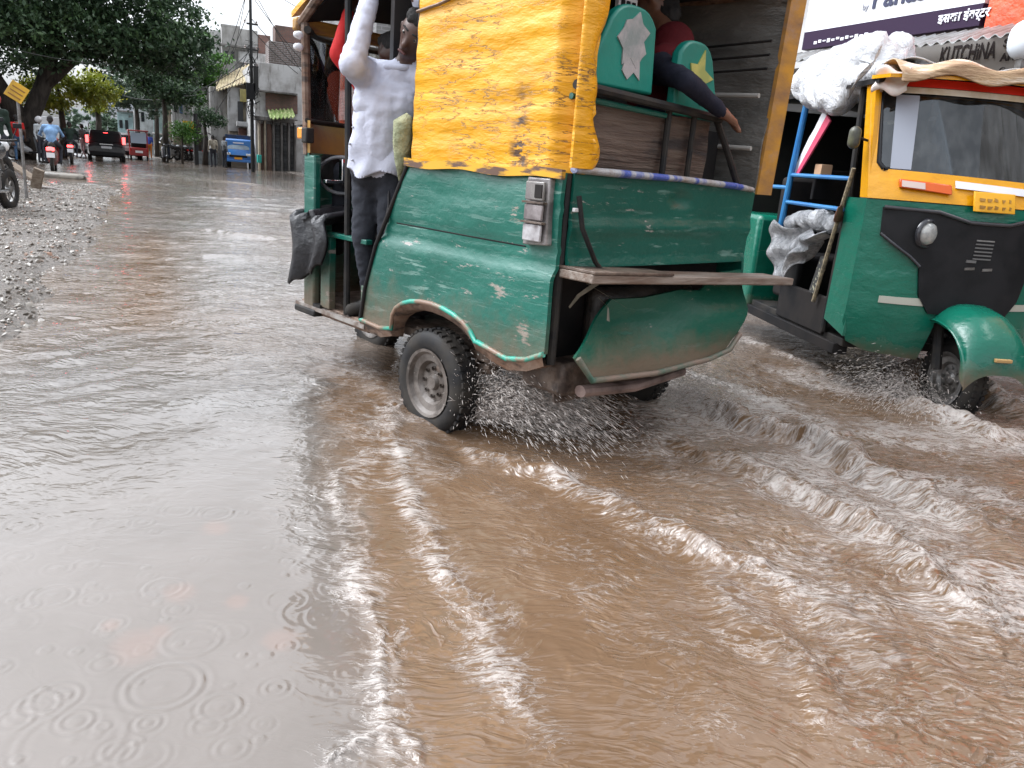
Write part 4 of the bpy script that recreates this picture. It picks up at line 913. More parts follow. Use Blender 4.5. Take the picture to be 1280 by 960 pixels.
# debris on the bank
d1 = gnd(52, 224, .12)
def rock(name, label, px, py, z, dims, rz, m, seed, cat='stone'):
    x, y = gnd(px, py, z); mb = MB(); capsule(mb, (-dims[0]/2, 0, 0), (dims[0]/2, 0, 0), dims[1], dims[1]*.85, 12)
    rq = random.Random(seed); mb.v = [(a*(1+rq.uniform(-.06, .06)), b_*(1+rq.uniform(-.1, .1)), c*dims[2]*(1+rq.uniform(-.1, .1))) for a, b_, c in mb.v]
    o = mb.obj(name, m, None, 50); o.location = (x, y, z); o.rotation_euler = (0, 0, rz); return tag(o, label, cat)
lgm = pmat('wet_log', (.1, .09, .075), (.2, .18, .15), 4, .4, bmp=.6, bscale=12, bdist=.04)
rock('concrete_lump', 'rounded grey log-like lump lying at the water edge by the gravel', 79, 222, .02, (.9, .17, .9), R(-20), lgm, 1)
pl1 = MB().box(-.55, .55, -.12, .12, -.03, .03, rotM((0, 0, 0), 0, R(28), R(-35))).obj('plank', wood, None, bevel=.01); x, y = gnd(38, 222, .2); pl1.location = (x, y, .22); tag(pl1, 'broken brown plank leaning on the gravel heap behind the parked motorbike', 'plank')
pl2 = MB().box(-.1, .1, -.03, .03, -.3, .3, rotM((0, 0, 0), R(10), R(20), R(-20))).obj('plank', wood, None, bevel=.01); x, y = gnd(46, 232, .15); pl2.location = (x, y, .2); tag(pl2, 'short upright broken board at the end of the debris', 'plank')
pl3 = MB().box(-.5, .5, -.08, .08, -.02, .02, rotM((0, 0, 0), 0, R(4), R(-28))).obj('plank', pmat('grey_board', (.25, .22, .2), (.15, .13, .12), 4, .5), None, bevel=.01); x, y = gnd(62, 236, .06); pl3.location = (x, y, .08); tag(pl3, 'flat grey board lying half under water past the debris', 'plank')
# ================================================================ main auto rickshaw (local x = right, y = forward, z = up; origin under its rear left corner)
W_ = 1.34
ar = thing('auto_rickshaw', 'battered green and yellow auto rickshaw driving away through the flood, filling the centre', 'auto rickshaw', (1.4, 2.65, 0), R(18))
def wheel(parent, loc, rad, wd, rimm, ax='x', rimname='rim', spokes=0, hubcap=True):
    """tyre with its rim as child, axle along local x"""
    Mx = Matrix.Translation(loc)@Matrix.Rotation(math.pi/2, 4, 'Y')
    h_ = wd/2
    prof = [(rad*.62, -h_*.8), (rad*.74, -h_), (rad*.9, -h_*.95), (rad*.985, -h_*.65), (rad, -h_*.3), (rad, h_*.3), (rad*.985, h_*.65), (rad*.9, h_*.95), (rad*.74, h_), (rad*.62, h_*.8), (rad*.6, 0), (rad*.62, -h_*.8)]
    mb = MB(); mb.lathe(prof, Mx, 40)
    for k in range(40):
        a = 2*math.pi*k/40
        for s_ in (-1, 1):
            Mt = Mx@Matrix.Rotation(a+s_*.04, 4, 'Z')@Matrix.Translation((rad, 0, s_*h_*.5))
            if wd > .08: mb.box(-.006, .007, -.012, .012, -h_*.22, h_*.22, Mt)
    t_ = mb.obj('tyre', black, None, 50)
    w_ = bpy.data.objects.new('wheel', None)
    # the wheel itself is the tyre mesh; its rim a child
    bpy.data.objects.remove(w_)
    t_.name = 'wheel'; t_.parent = parent
    rm = MB()
    if spokes:
        rm.lathe([(rad*.66, -h_*.5), (rad*.6, -h_*.4), (rad*.6, h_*.4), (rad*.66, h_*.5)], Mx, 32); rm.lathe([(.001, -h_), (.05, -h_), (.05, h_), (.001, h_)], Mx, 12)
        for k in range(spokes):
            a = 2*math.pi*k/spokes; rm.tube([Mx@Vector((.03*math.cos(a), .03*math.sin(a), 0)), Mx@Vector((rad*.63*math.cos(a), rad*.63*math.sin(a), 0))], rad*.035, 5)
    else:
        for sg_ in (-1, 1):
            rm.lathe([(0, sg_*h_*.5), (rad*.12, sg_*h_*.52), (rad*.16, sg_*h_*.25), (rad*.36, sg_*h_*.2), (rad*.42, sg_*h_*.55), (rad*.55, sg_*h_*.62), (rad*.6, sg_*h_*.92), (rad*.655, sg_*h_*.98)], Mx, 32)
        for k in range(8):
            a = 2*math.pi*k/8
            for sg_ in (-1, 1): rm.lathe([(0, .012), (.011, .01), (.011, -.01)], Mx@Matrix.Translation((rad*.27*math.cos(a), rad*.27*math.sin(a), sg_*h_*.28)), 6)
    r_ = rm.obj(rimname, rimm, t_, 40)
    return t_
def sideS(y, z, d):   # left side skin; d = inwards
    b_ = -.012*math.sin(math.pi*max(0, min(1, (z-.85)/.35)))
    if z < .835: b_ -= .022*min(1, (.835-z)/.03)-.05*max(0, .6-z)**1.2
    b_ += .010*math.exp(-((z-1.07)/.008)**2)+.008*math.exp(-((z-.905)/.008)**2)
    b_ += .006*math.sin(y*7+z*5)*math.sin(z*11)
    return (b_+d, y, z)
arch = [(.42+.0, .455)]
arch = []
for k in range(13):
    an = math.pi*k/12; arch.append((.755-.335*math.cos(an), .40+.17*math.sin(an)**.8 if 0 < k < 12 else (.46 if k == 0 else .385)))
low = [(0.0, .50), (.10, .455), (.22, .43), (.33, .445)]
outl = low+arch+[(1.20, .365), (1.385, .375), (1.33, .55), (1.235, .78), (1.13, .97), (1.01, 1.19), (.5, 1.195), (0, 1.20)]
MB().patch(outl, sideS, 0, .02, .022).obj('side_panel', teal, ar, 50)
# right side panel (mirrored)
MB().patch(outl, lambda y, z, d: (W_-sideS(y, z, d)[0], y, z), 0, .02, .06).obj('side_panel', teal, ar, 50)
# muddy flange along the sill and round the arch
fl = low+arch+[(1.20, .365), (1.385, .375)]
mb = MB(); mb.tube([sideS(y, z, -.004) for y, z in fl], [.012]*len(fl), 8); mb.obj('sill_flange', pmat('pale_teal_flange', (.03, .3, .22), (.2, .13, .09), 6, .4, bmp=.3, lo=.45, hi=.55), ar, 60)
mb = MB(); n_ = len(fl)
mb.add([(sideS(y, z, -.012)[0], y, z-.002) for y, z in fl]+[(sideS(y, z, 0)[0]+.004, y, z-(.05 if (y < .4 or y > 1.1) else .04)) for y, z in fl]+[(.06, y, z-.05) for y, z in fl],
       [(i, i+1, i+1+n_, i+n_) for i in range(n_-1)]+[(i+n_, i+1+n_, i+1+2*n_, i+2*n_) for i in range(n_-1)])
mb.obj('sill_skirt', rust, ar, 60)
box('sill_beam', .02, .07, 1.36, 2.1, .30, .36, rust, ar)
MB().box(-.02, .03, 1.34, 2.1, .33, .352).obj('sill_edge', pmat('scuffed_edge', (.12, .08, .06), (.28, .26, .24), 9, .5), ar)
# door pillar edge and trim below the yellow hood
tr = MB(); tr.tube([sideS(1.01, 1.19, -.004), sideS(1.13, .97, -.004), sideS(1.235, .78, -.004), sideS(1.33, .55, -.004), sideS(1.385, .375, -.004)], .011, 8); tr.obj('door_edge', dark, ar, 60)
MB().grid(lambda u, v: (-.028-.004*math.sin(u*19), -.015+1.03*u, 1.175+.035*v+.006*math.sin(u*13)), 40, 1, (.02, 0, 0)).obj('hood_hem', pmat('torn_yellow_hem', (.62, .32, .01), (.1, .05, .03), 5, .5, stretch=(1, 1, 6), lo=.48, hi=.56, c3=(.4, .38, .36), s3=3, lo3=.6, hi3=.66), ar, 60)
# yellow vinyl hood side
hoodm, nt, b = nmat('cracked_yellow_vinyl')
v = ramp(nt, noise(nt, 2.5, 4, .6), [(.35, 0.), (.65, 1.)]); col = mix(nt, v, (.72, .345, .002), (.62, .28, .002))
cr = math_(nt, 'ABSOLUTE', math_(nt, 'SUBTRACT', noise(nt, 2.4, 7, .62, (1, 1.0, 6.5), rot=(R(4), 0, 0)), .5))
cm1 = ramp(nt, cr, [(.0, 1.), (.012, 0.)])
zone = ramp(nt, noise(nt, 1.7, 4, .55, (1, 1, 1), off=(2, 6, 3)), [(.42, 0.), (.54, 1.)])
col = mix(nt, math_(nt, 'MULTIPLY', cm1, zone), col, (.10, .045, .015))
bl = ramp(nt, noise(nt, 4, 8, .75, (1, 1, 2.5), off=(6, 1, 4)), [(.665, 0.), (.69, 1.)]); col = mix(nt, bl, col, (.12, .06, .03))
tc_ = N(nt, 'ShaderNodeTexCoord'); sx_ = N(nt, 'ShaderNodeSeparateXYZ'); nt.links.new(tc_.outputs['Object'], sx_.inputs[0])
dy = math_(nt, 'ABSOLUTE', math_(nt, 'ADD', math_(nt, 'SUBTRACT', sx_.outputs[1], .235), math_(nt, 'MULTIPLY', math_(nt, 'SUBTRACT', noise(nt, 6, 4), .5), .12)))
band = math_(nt, 'SUBTRACT', 1., math_(nt, 'MULTIPLY', dy, 16.), True)
zf = math_(nt, 'MULTIPLY', math_(nt, 'SUBTRACT', 1.6, sx_.outputs[2]), 3.2, True)
sc_n = ramp(nt, noise(nt, 7, 8, .75, (1, 1.2, 4.5), off=(2, 2, 8)), [(.47, 0.), (.53, 1.)])
bandm = math_(nt, 'MULTIPLY', math_(nt, 'MULTIPLY', band, zf), sc_n)
col = mix(nt, math_(nt, 'MULTIPLY', bandm, 1.6, True), col, (.07, .035, .018))
nt.links.new(col, b.inputs['Base Color']); b.inputs['Roughness'].default_value = .38
hh = math_(nt, 'SUBTRACT', noise(nt, 3, 5, .6, (1, 1, 3.0)), math_(nt, 'MULTIPLY', math_(nt, 'MULTIPLY', cm1, zone), .12)); bump(nt, b, hh, .7, .03)
def hoodS(y, z, d):
    wr = .0045*math.sin(z*34+y*3+2*math.sin(y*5))*math.exp(-((y-.45)/.35)**2)*math.exp(-((z-1.42)/.25)**2)+.0025*math.sin(z*61+y*4)
    b_ = -.018+wr+.05*max(0, (z-1.9)/.2)**2
    if y < .07: b_ += (.07-y)*.9
    return (b_+d, y, z)
ho = [(-.03, 1.20), (.97, 1.205), (.965, 1.5), (.94, 2.1), (-.02, 2.1), (-.035, 1.72), (-.03, 1.5), (-.045, 1.42), (-.02, 1.37), (-.06, 1.31), (-.055, 1.26), (-.005, 1.23)]
MB().patch(ho, hoodS, 0, .012, .02).obj('hood_side', hoodm, ar, 70)
MB().tube([hoodS(.96, 1.83, -.008), hoodS(.8, 1.845, -.01), hoodS(.62, 1.875, -.01), hoodS(.45, 1.93, -.01), hoodS(.3, 2.0, -.01)], .007, 6).obj('cord', rust, ar, 60)
# wrap of the vinyl round the corner
MB().grid(lambda u, v: (.0+.10*u*(1+.25*math.sin(v*9+1)+.22*math.sin(v*23)*(1-v)), -.035-.015*math.sin(u*3), 1.22+.88*v), 5, 60, (0, .012, 0)).obj('hood_corner_wrap', hoodm, ar, 70)
# torn scar down the vinyl
if 0: mb.grid(lambda u, v: (-.026+.004*math.sin(v*40), .205+.02*math.sin(v*17)+(u-.5)*(.010+.016*abs(math.sin(v*23))), 1.22+.2*v), 2, 40, (.012, 0, 0))
# roof: frame, hood top and front visor
def roofS(u, v):   # u across, v from rear to front
    x = -.02+(W_+.04)*u; y = -.05+2.2*v
    z = 2.10+.10*(1-abs(2*u-1)**2.6)-.20*max(0, (v-.74)/.26)**1.3
    return (x, y, z)
MB().grid(roofS, 24, 24, (0, 0, .03)).obj('roof', hoodm, ar, 60)
for x in (.0, W_): MB().tube([(x, -.03, 2.08), (x, 1.6, 2.08), (x, 1.85, 2.0), (x, 2.08, 1.87)], .024, 8).obj('roof_beam', rust, ar)
vis = pmat('brown_yellow_edge', (.38, .2, .03), (.16, .08, .03), 4, .5, stretch=(1, 4, 4))
MB().box(-.03, W_+.03, 2.07, 2.13, 1.83, 1.90).obj('front_visor', vis, ar, bevel=.015)
MB().grid(lambda u, v: (.02+1.3*u, .0+2.05*v, 2.075+.08*(1-abs(2*u-1)**2)-.20*max(0, (v-.74)/.26)**1.3), 12, 8, (0, 0, .012)).obj('roof_lining', dark, ar, 60)
# rear corner post, front door post, right pillar
MB().tube([(.035, .015, .45), (.035, .015, 1.2)], .02, 8).obj('corner_post', black, ar)
MB().tube([(.03, .99, 1.15), (.03, .985, 2.08)], .025, 8).obj('door_post', black, ar)
MB().tube([(.03, 1.60, .36), (.03, 1.61, 1.1), (.03, 1.64, 2.06)], .018, 8).obj('cab_post', black, ar)
MB().grid(lambda u, v: (W_+.0+.1*u+.04*v, -.02-.02*u, 1.17+.95*v), 3, 30, (0, .02, 0)).obj('right_pillar_sheet', pmat('rusty_yellow_sheet', (.5, .24, .02), (.22, .12, .06), 2.2, .5, stretch=(1, 1, 2), bmp=.4, c3=(.3, .2, .15), s3=3), ar, 60)
# grey tarpaulin curtain on the far side with its rods
tarp = pmat('grey_tarpaulin', (.12, .115, .105), (.075, .072, .066), 2.5, .6, stretch=(1, 1, 3), bmp=.6, bscale=5, bdist=.05)
MB().grid(lambda u, v: (W_-.03+.10*(1-u)**2*v+.012*math.sin(v*16+u*3), -.01+1.2*u, 1.12+.98*v), 20, 36, (.01, 0, 0)).obj('curtain', tarp, ar, 70)
for z in (1.38, 1.62): MB().tube([(W_-.05, .02, z), (W_-.06, .42, z+.01)], .011, 8).obj('curtain_rod', pmat('pale_rod', (.35, .34, .32), rough=.4), ar)
for z in (1.72, 1.78, 1.84): MB().tube([(W_-.045, .0, z+.02), (W_-.05, 1.1, z-.01)], .006, 6).obj('curtain_fold', dark, ar)
MB().box(.05, W_-.05, 1.25, 1.28, .4, 2.08).obj('partition', pmat('dark_canvas', (.022, .022, .026), (.04, .036, .036), 3, .8), ar)
# rear bulkhead: boards, rails, post
MB().grid(lambda u, v: (.04+.93*u, .05+.004*math.sin(v*9), 1.17+.30*v), 10, 10, (0, .02, 0)).obj('bulkhead_board', pmat('brown_board', (.075, .048, .036), (.12, .085, .065), 2, .7, stretch=(1.2, 1, 14), bmp=.7, bscale=3, bdist=.03, c3=(.03, .022, .02), s3=1.6, st3=(1, 1, 6)), ar, 60)
MB().tube([(.02, .0, 1.515), (.98, .005, 1.485)], .018, 8).obj('top_rail', black, ar); MB().tube([(.02, .02, 1.475), (.6, .025, 1.462)], .012, 8).obj('thin_rail', teal2, ar)
MB().tube([(.62, .02, 1.2), (.63, .03, 1.5)], .014, 8).obj('bulkhead_post', black, ar)
MB().tube([(.96, .02, 1.49), (1.08, .0, 1.33), (1.16, -.02, 1.2)], .015, 8).obj('curved_bracket', black, ar)
MB().tube([(.8, .02, 1.49), (.80, .02, 1.2)], .013, 8).obj('bulkhead_post', black, ar)
# seat backs with their motifs
tealf = pmat('teal_vinyl', (.002, .2, .155), (.002, .16, .125), 3, .45, bmp=.3)
def seatback(poly, motif, mm, y):
    o = MB().prism(poly, lambda u, v, d: (u, y+d, v), 0, .05).obj('seat_back', tealf, ar, 40, .012)
    MB().prism(motif, lambda u, v, d: (u, y+d, v), -.006, .0).obj('motif', mm, o, 40)
def rounded(x0, x1, z0, z1, xt0, xt1, n=10):
    top_ = [(xt1+(xt0-xt1)*k/n, z1-.06*(abs(2*k/n-1)**3)) for k in range(n+1)]
    return [(x0, z0), (x1, z0)]+top_
def star(cx, cz, r1, r2, k=5, rot=0, jit=0, seed=1):
    rq = random.Random(seed); return [(cx+(r1 if i % 2 == 0 else r2)*(1+rq.uniform(-jit, jit))*math.sin(rot+math.pi*i/k), cz+(r1 if i % 2 == 0 else r2)*(1+rq.uniform(-jit, jit))*1.1*math.cos(rot+math.pi*i/k)) for i in range(2*k)]
silver = pmat('silver_print', (.35, .34, .35), (.2, .24, .24), 9, .4, bmp=.3); gold = pmat('yellow_print', (.45, .42, .12), (.3, .33, .1), 12, .5)
seatback(rounded(.08, .50, 1.53, 1.84, .21, .48), star(.345, 1.715, .095, .07, 7, .2, .2, 3), silver, .025)
MB().prism([(.31, 1.68), (.385, 1.68), (.40, 1.575), (.36, 1.60), (.325, 1.57), (.29, 1.60)], lambda u, v, d: (u, .025+d, v), -.005, .0).obj('motif', silver, ar, 40)
seatback(rounded(.66, 1.0, 1.475, 1.78, .66, .90), star(.80, 1.635, .10, .045, 5, .25, .2, 5), gold, .03)
MB().box(.5, .62, .26, .28, 1.86, 1.93).obj('sticker', pmat('sticker_white', (.5, .5, .5), rough=.5), ar)
for k in range(3): MB().box(.515+.035*k, .535+.035*k, .254, .259, 1.875+.01*(k % 2), 1.915).obj('sticker_mark', dark, ar)
box('rear_seat', .1, W_-.12, .3, .85, .6, .82, dark, ar, .03)
MB().box(.06, W_-.06, .2, .3, .6, 1.45).obj('rear_seat_frame', dark, ar)
# tailgate
def tgS(x, z, d):
    y = -.012-.012*math.sin(math.pi*(x/W_))+.015*math.exp(-((z-1.045)/.008)**2)*(1 if .12 < x < 1.15 else 0)+.013*math.exp(-((z-.965)/.007)**2)*(1 if .35 < x < .95 else 0)
    y += .02*math.exp(-(((x-.72)/.075)**2+((z-1.125)/.035)**2)**2)-(.012*math.exp(-((z-1.0)/.03)**2))
    if z < .87: y -= .012
    return (x, y+d, z)
MB().patch([(.045, .845), (1.30, .845), (1.325, 1.0), (1.335, 1.185), (.7, 1.205), (.045, 1.205)], tgS, 0, .02, .02).obj('tailgate', teal2, ar, 50)
tapem, nt, b = nmat('wrapped_tape'); f = ramp(nt, noise(nt, 5, 4, .7, (1, .2, .2)), [(.44, (.05, .09, .35)), (.5, (.35, .36, .38)), (.62, (.28, .25, .23))]); nt.links.new(f, b.inputs['Base Color']); b.inputs['Roughness'].default_value = .5
bump(nt, b, noise(nt, 30, 4), .6, .02)
MB().tube([(.03, -.02, 1.215), (.3, -.03, 1.213), (.7, -.028, 1.212), (1.15, -.02, 1.20), (1.3, -.01, 1.19)], [.02, .023, .019, .022, .018], 10, sq=.7).obj('edge_wrap', tapem, ar, 60)
MB().tube([(.05, -.04, 1.12), (.07, -.055, 1.0), (.16, -.06, .87), (.22, -.05, .83)], .010, 8).obj('strap', black, ar)
box('reflector', .03, .075, -.045, -.03, 1.06, 1.075, pmat('pale_reflector', (.5, .5, .5), rough=.3), ar, .002)
# the loose plank across the tail
Mp = Matrix.Translation((.02, -.13, .825))@Matrix.Rotation(R(2.6), 4, 'Y')
MB().box(0, 1.53, -.05, .13, -.018, .018, Mp).obj('bumper_plank', pmat('old_plank', (.14, .095, .07), (.24, .2, .17), 3, .7, stretch=(1, 8, 8), bmp=.7, bscale=6), ar, bevel=.006)
MB().box(0.0, .5, -.055, .14, .018, .03, Mp).obj('plank_sheet', grime, ar, bevel=.003)
# engine opening and drooping lower flap
MB().box(.05, 1.3, .12, .14, .42, .84).obj('engine_bay', dark, ar)
MB().box(.3, 1.0, .02, .12, .45, .74).obj('engine', pmat('oily_engine', (.02, .018, .016), (.05, .04, .035), 9, .5, bmp=.8), ar, bevel=.04)
def flS(x, z, d):
    y = -.02-.10*((.74-z)/.32)*1.0+.05*math.sin(x*4.4-.4)*math.exp(-((z-.6)/.09)**2)-.03*math.sin(x*9)*(.74-z)
    return (x, y+d, z)
flap = [(.05, .50), (.12, .41), (.55, .39), (.95, .415), (1.12, .43), (1.22, .50), (1.3, .62), (1.33, .80), (1.12, .79), (.95, .715), (.8, .725), (.55, .70), (.33, .705), (.27, .66), (.17, .58)]
MB().patch(flap, flS, 0, .012, .03).obj('rear_flap', painted('teal_dull', (.004, .095, .06), (.04, .13, .1), amt=.005, grime_z=(.40, .58), axis='x'), ar, 50)
MB().tube([flS(.06, .50, -.01), flS(.12, .41, -.01), flS(.55, .385, -.01), flS(.95, .41, -.01), flS(1.14, .43, -.01), flS(1.23, .5, -.01)], .013, 8).obj('flap_lip', pmat('scuffed_lip', (.2, .15, .12), (.05, .12, .09), 6, .5, bmp=.4), ar, 60)
tm = pmat('torn_metal', (.3, .28, .24), (.1, .1, .08), 7, .45)
for pts, w0 in (([(.03, .70), (.05, .75), (.12, .80)], .03), ([(.12, .79), (.2, .75), (.32, .69)], .022), ([(.2, .73), (.24, .69), (.22, .64)], .02)):
    n_ = len(pts); MB().add([(x, -.06-.02*i, z) for i, (x, z) in enumerate(pts)]+[(x+w0, -.04-.03*i, z-w0*.4) for i, (x, z) in enumerate(pts)], [(i, i+1, i+1+n_, i+n_) for i in range(n_-1)]).obj('torn_sheet', tm, ar)
# underside: chassis bar, arms, mudflaps, exhaust
MB().tube([(.16, -.05, .335), (.5, -.06, .315), (.86, -.05, .34)], .032, 10, sq=.8).obj('bumper_tube', pmat('pinkish_worn_tube', (.24, .17, .15), (.09, .06, .05), 5, .4, bmp=.4), ar)
MB().box(.1, .95, .0, .25, .30, .44).obj('chassis_rear', grime, ar, bevel=.02)
MB().box(.12, W_-.12, .2, 2.2, .33, .37).obj('floor', grime, ar)
MB().tube([(.02, .72, .25), (W_-.0, .72, .25)], .035, 8).obj('axle', grime, ar)
for x in (.16, W_-.16): MB().tube([(x, 1.1, .36), (x, .72, .24), (x, .5, .3)], .03, 6).obj('trailing_arm', grime, ar)
MB().grid(lambda u, v: (.12+.16*u, .12-.05*v+.02*math.sin(v*5), .5-.24*v), 4, 6, (0, .01, 0)).obj('mud_flap', grime, ar)
wheel(ar, (.035, .76, .185), .255, .13, pmat('muddy_rim', (.075, .06, .05), (.16, .14, .125), 8, .5, bmp=.6, bscale=18, c3=(.05, .04, .033), s3=7), 'x'); wheel(ar, (W_-.03, .60, .185), .255, .13, MATS['muddy_rim'])
for zz, ya_, yb_ in ((1.07, .2, .98), (.905, .18, 1.1)): MB().tube([(sideS(y, zz, 0)[0]+.001, y, zz) for y in np.linspace(ya_, yb_, 12)], .0045, 6).obj('panel_seam', dark, ar)
# tail light cluster on the side
tl = MB().prism([(.03, .925), (.165, .915), (.165, 1.175), (.04, 1.175)], lambda u, v, d: (sideS(u, v, 0)[0]-d, u, v), -.01, .03).obj('tail_light', pmat('broken_grey_lens', (.22, .21, .2), (.1, .09, .09), 8, .3, bmp=.5, bscale=14, c3=(.33, .31, .31), s3=6), ar, 30, .006)
for z0_, z1_, m in ((1.09, 1.16, 'broken_grey_lens'), (1.015, 1.075, 'pale'), (.935, 1.0, 'pale2')):
    MB().box(-.052, -.04, .05, .15, z0_, z1_).obj('lens', pmat('lens_'+m, {'pale': (.3, .27, .27), 'pale2': (.42, .41, .42)}.get(m, (.2, .19, .18)), (.12, .1, .1), 9, .15, .5), tl, bevel=.004)
box('lamp_hole', -.056, -.05, .055, .095, 1.10, 1.15, dark, tl, .002)
for z_ in (1.082, 1.007): box('lens_divider', -.058, -.036, .04, .16, z_-.004, z_+.004, grime, tl, .001)
# step box and cab floor
stepm = teal
for n_, a_ in (('step_frame', (0., .04, 1.74, 1.84, .36, .765)), ('step_frame', (0., .04, 1.37, 1.84, .765, .79)), ('step_frame', (0., .04, 1.36, 1.41, .38, .55))): box(n_, *a_, stepm, ar, .004)
box('step_well', .30, .33, 1.28, 1.84, .36, .78, dark, ar); box('step_floor', .0, .6, 1.28, 2.05, .33, .355, rust, ar); box('step_top', .04, .6, 1.5, 1.84, .77, .785, dark, ar)
box('driver_seat', .35, 1.1, 1.3, 1.62, .62, .82, blackplastic, ar, .03); box('cab_rear_wall', .3, 1.2, 1.29, 1.31, .8, 1.2, dark, ar)
# front cowl, screen and bars
def cowS(u, v, z0=.34, z1=1.2, bul=.42, y0=1.98):
    tt = 2*u-1; x = W_/2+(W_/2+.01)*math.copysign(abs(tt)**.8, tt); z = z0+(z1-z0)*v
    return (x, y0+bul*(1-abs(tt)**2.8)*(.75+.25*v), z)
MB().grid(lambda u, v: cowS(u, v), 36, 10, (0, -.02, 0)).obj('front_cowl', teal, ar, 60)
MB().box(-.012, .035, 1.90, 2.02, .34, 1.19).obj('cowl_edge', teal, ar, bevel=.012)
MB().box(-.015, .05, 1.82, 1.9, .34, .37).obj('cowl_foot', black, ar); MB().box(-.03, .2, 1.86, 2.1, .295, .335).obj('front_step', black, ar, bevel=.01)
MB().grid(lambda u, v: cowS(u, v, 1.2, 1.37, .36), 36, 3, (0, -.03, 0)).obj('dash_band', vis if False else pmat('dull_yellow_inner', (.36, .2, .02), (.22, .12, .03), 3, .6), ar, 60)
MB().grid(lambda u, v: cowS(.02+.96*u, v, 1.375, 1.83, .30, 1.99), 36, 8, (0, -.005, 0)).obj('windscreen', screen_glass, ar, 60)
MB().box(.12, 1.22, 1.96, 2.08, 1.02, 1.2).obj('dash_underside', dark, ar, bevel=.02)
MB().tube([cowS(k/20, 0, 1.37, 1.83, .31, 1.985) for k in range(21)], .014, 8).obj('screen_seal', black, ar); MB().tube([cowS(k/20, 1, 1.37, 1.83, .30, 1.985) for k in range(21)], .02, 8).obj('screen_seal', black, ar)
MB().tube([(.0, 2.0, 1.19), (.0, 2.02, 1.6), (.01, 2.05, 1.87)], .024, 8).obj('screen_pillar', rust, ar); MB().tube([(W_, 2.0, 1.19), (W_, 2.02, 1.6), (W_-.01, 2.05, 1.87)], .024, 8).obj('screen_pillar', rust, ar)
MB().tube([(.67, 2.34, 1.38), (.67, 2.3, 1.84)], .008, 6).obj('wiper', black, ar)
am = pmat('amber_lens', (.7, .25, .01), rough=.2); wl_ = pmat('white_lens', (.7, .72, .75), rough=.15)
for z in (1.74, 1.80): capsule_mb = MB(); capsule(capsule_mb, (-.04, 2.02, z), (-.055, 2.02, z), .022, .018, 12); capsule_mb.obj('marker_lamp', wl_, ar, 180)
box('indicator', -.05, -.015, 1.96, 2.03, 1.27, 1.33, am, ar, .008); box('indicator_base', -.06, -.01, 1.90, 1.96, 1.25, 1.33, black, ar, .008)
# handlebar and gauge
MB().tube([(.45, 1.85, 1.08), (.6, 1.93, 1.12), (.82, 1.93, 1.12), (.97, 1.85, 1.08)], .014, 8).obj('handlebar', blackplastic, ar); MB().tube([(.71, 1.96, 1.1), (.71, 2.1, .55)], .03, 8).obj('steering_column', black, ar)
# spare wheel carried inside the cab, behind the cowl
sw = MB().tube([Matrix.Translation((.16, 1.90, 1.09))@Matrix.Rotation(R(-35), 4, 'Z')@Vector((.125*math.cos(k*math.pi/16), 0, .10*math.sin(k*math.pi/16))) for k in range(33)], .010, 8).obj('spare_ring', pmat('grey_ring', (.22, .23, .24), (.08, .08, .09), 6, .3), ar)
MB().box(.04, .26, 1.86, 1.9, 1.045, 1.065).obj('ring_bar', chrome, ar, bevel=.004); MB().box(.14, .17, 1.86, 1.9, 1.06, 1.18).obj('ring_bar', chrome, ar, bevel=.004)
# front fork, wheel and mudguard
MB().tube([(W_/2, 2.1, .7), (W_/2+.1, 2.25, .3)], .03, 8).obj('fork', grime, ar); wheel(ar, (W_/2, 2.3, .19), .25, .11, MATS['muddy_rim'])
MB().grid(lambda u, v: (W_/2-.13+.26*u, 2.3+.31*math.cos(math.pi*(.08+.9*v)), .215+.31*math.sin(math.pi*(.08+.9*v))-.05*abs(2*u-1)**2), 8, 16, (0, 0, -.015)).obj('mudguard', teal, ar, 60)
# things with the rickshaw
def inar(x, y, z): return ar.matrix_basis@Vector((x, y, z))
bpy.context.view_layer.update(); MR = Matrix.Translation((1.4, 2.65, 0))@Matrix.Rotation(R(18), 4, 'Z')
def arp(x, y, z): return MR@Vector((x, y, z))
# black raincoat hanging over the cab side
rc = MB()
def coat(u, v):
    s_ = u*.46; fold = .022*math.sin(v*26)+.012*math.sin(v*11+2)
    if s_ < .16: return (.18-s_*1.5+.0, 1.70+.34*v, .90-.25*s_+fold)
    return (-.06-.03*math.sin(v*9)-.02*(u-.3), 1.69+.36*v+.03*math.sin(u*7)+.0*(u), .86-(s_-.16)*1.05*(.75+.5*v)+.3*fold)
rc.grid(coat, 24, 40, (.012, 0, -.012))
o = rc.obj('raincoat', pmat('black_raincoat', (.007, .007, .009), (.014, .014, .017), 6, .38, bmp=.5, bscale=14, bdist=.03), None, 180); o.matrix_basis = MR; tag(o, "creased black raincoat hanging over the rickshaw's cab side below the steering", 'raincoat')
# yellowish cloth bundle by the door post
cb = MB(); cb.tube([(.0, 1.02, 1.40), (-.02, 1.04, 1.36), (-.01, 1.06, 1.28), (.01, 1.08, 1.20), (.02, 1.1, 1.1)], [.02, .05, .045, .04, .012], 12)
o = cb.obj('cloth_bag', pmat('pale_yellow_cloth', (.4, .4, .24), (.25, .27, .16), 9, .8, bmp=.8, bscale=14, bdist=.04), None, 180); o.matrix_basis = MR; tag(o, 'crumpled pale yellow-green cloth bag hanging by the yellow hood edge', 'bag')

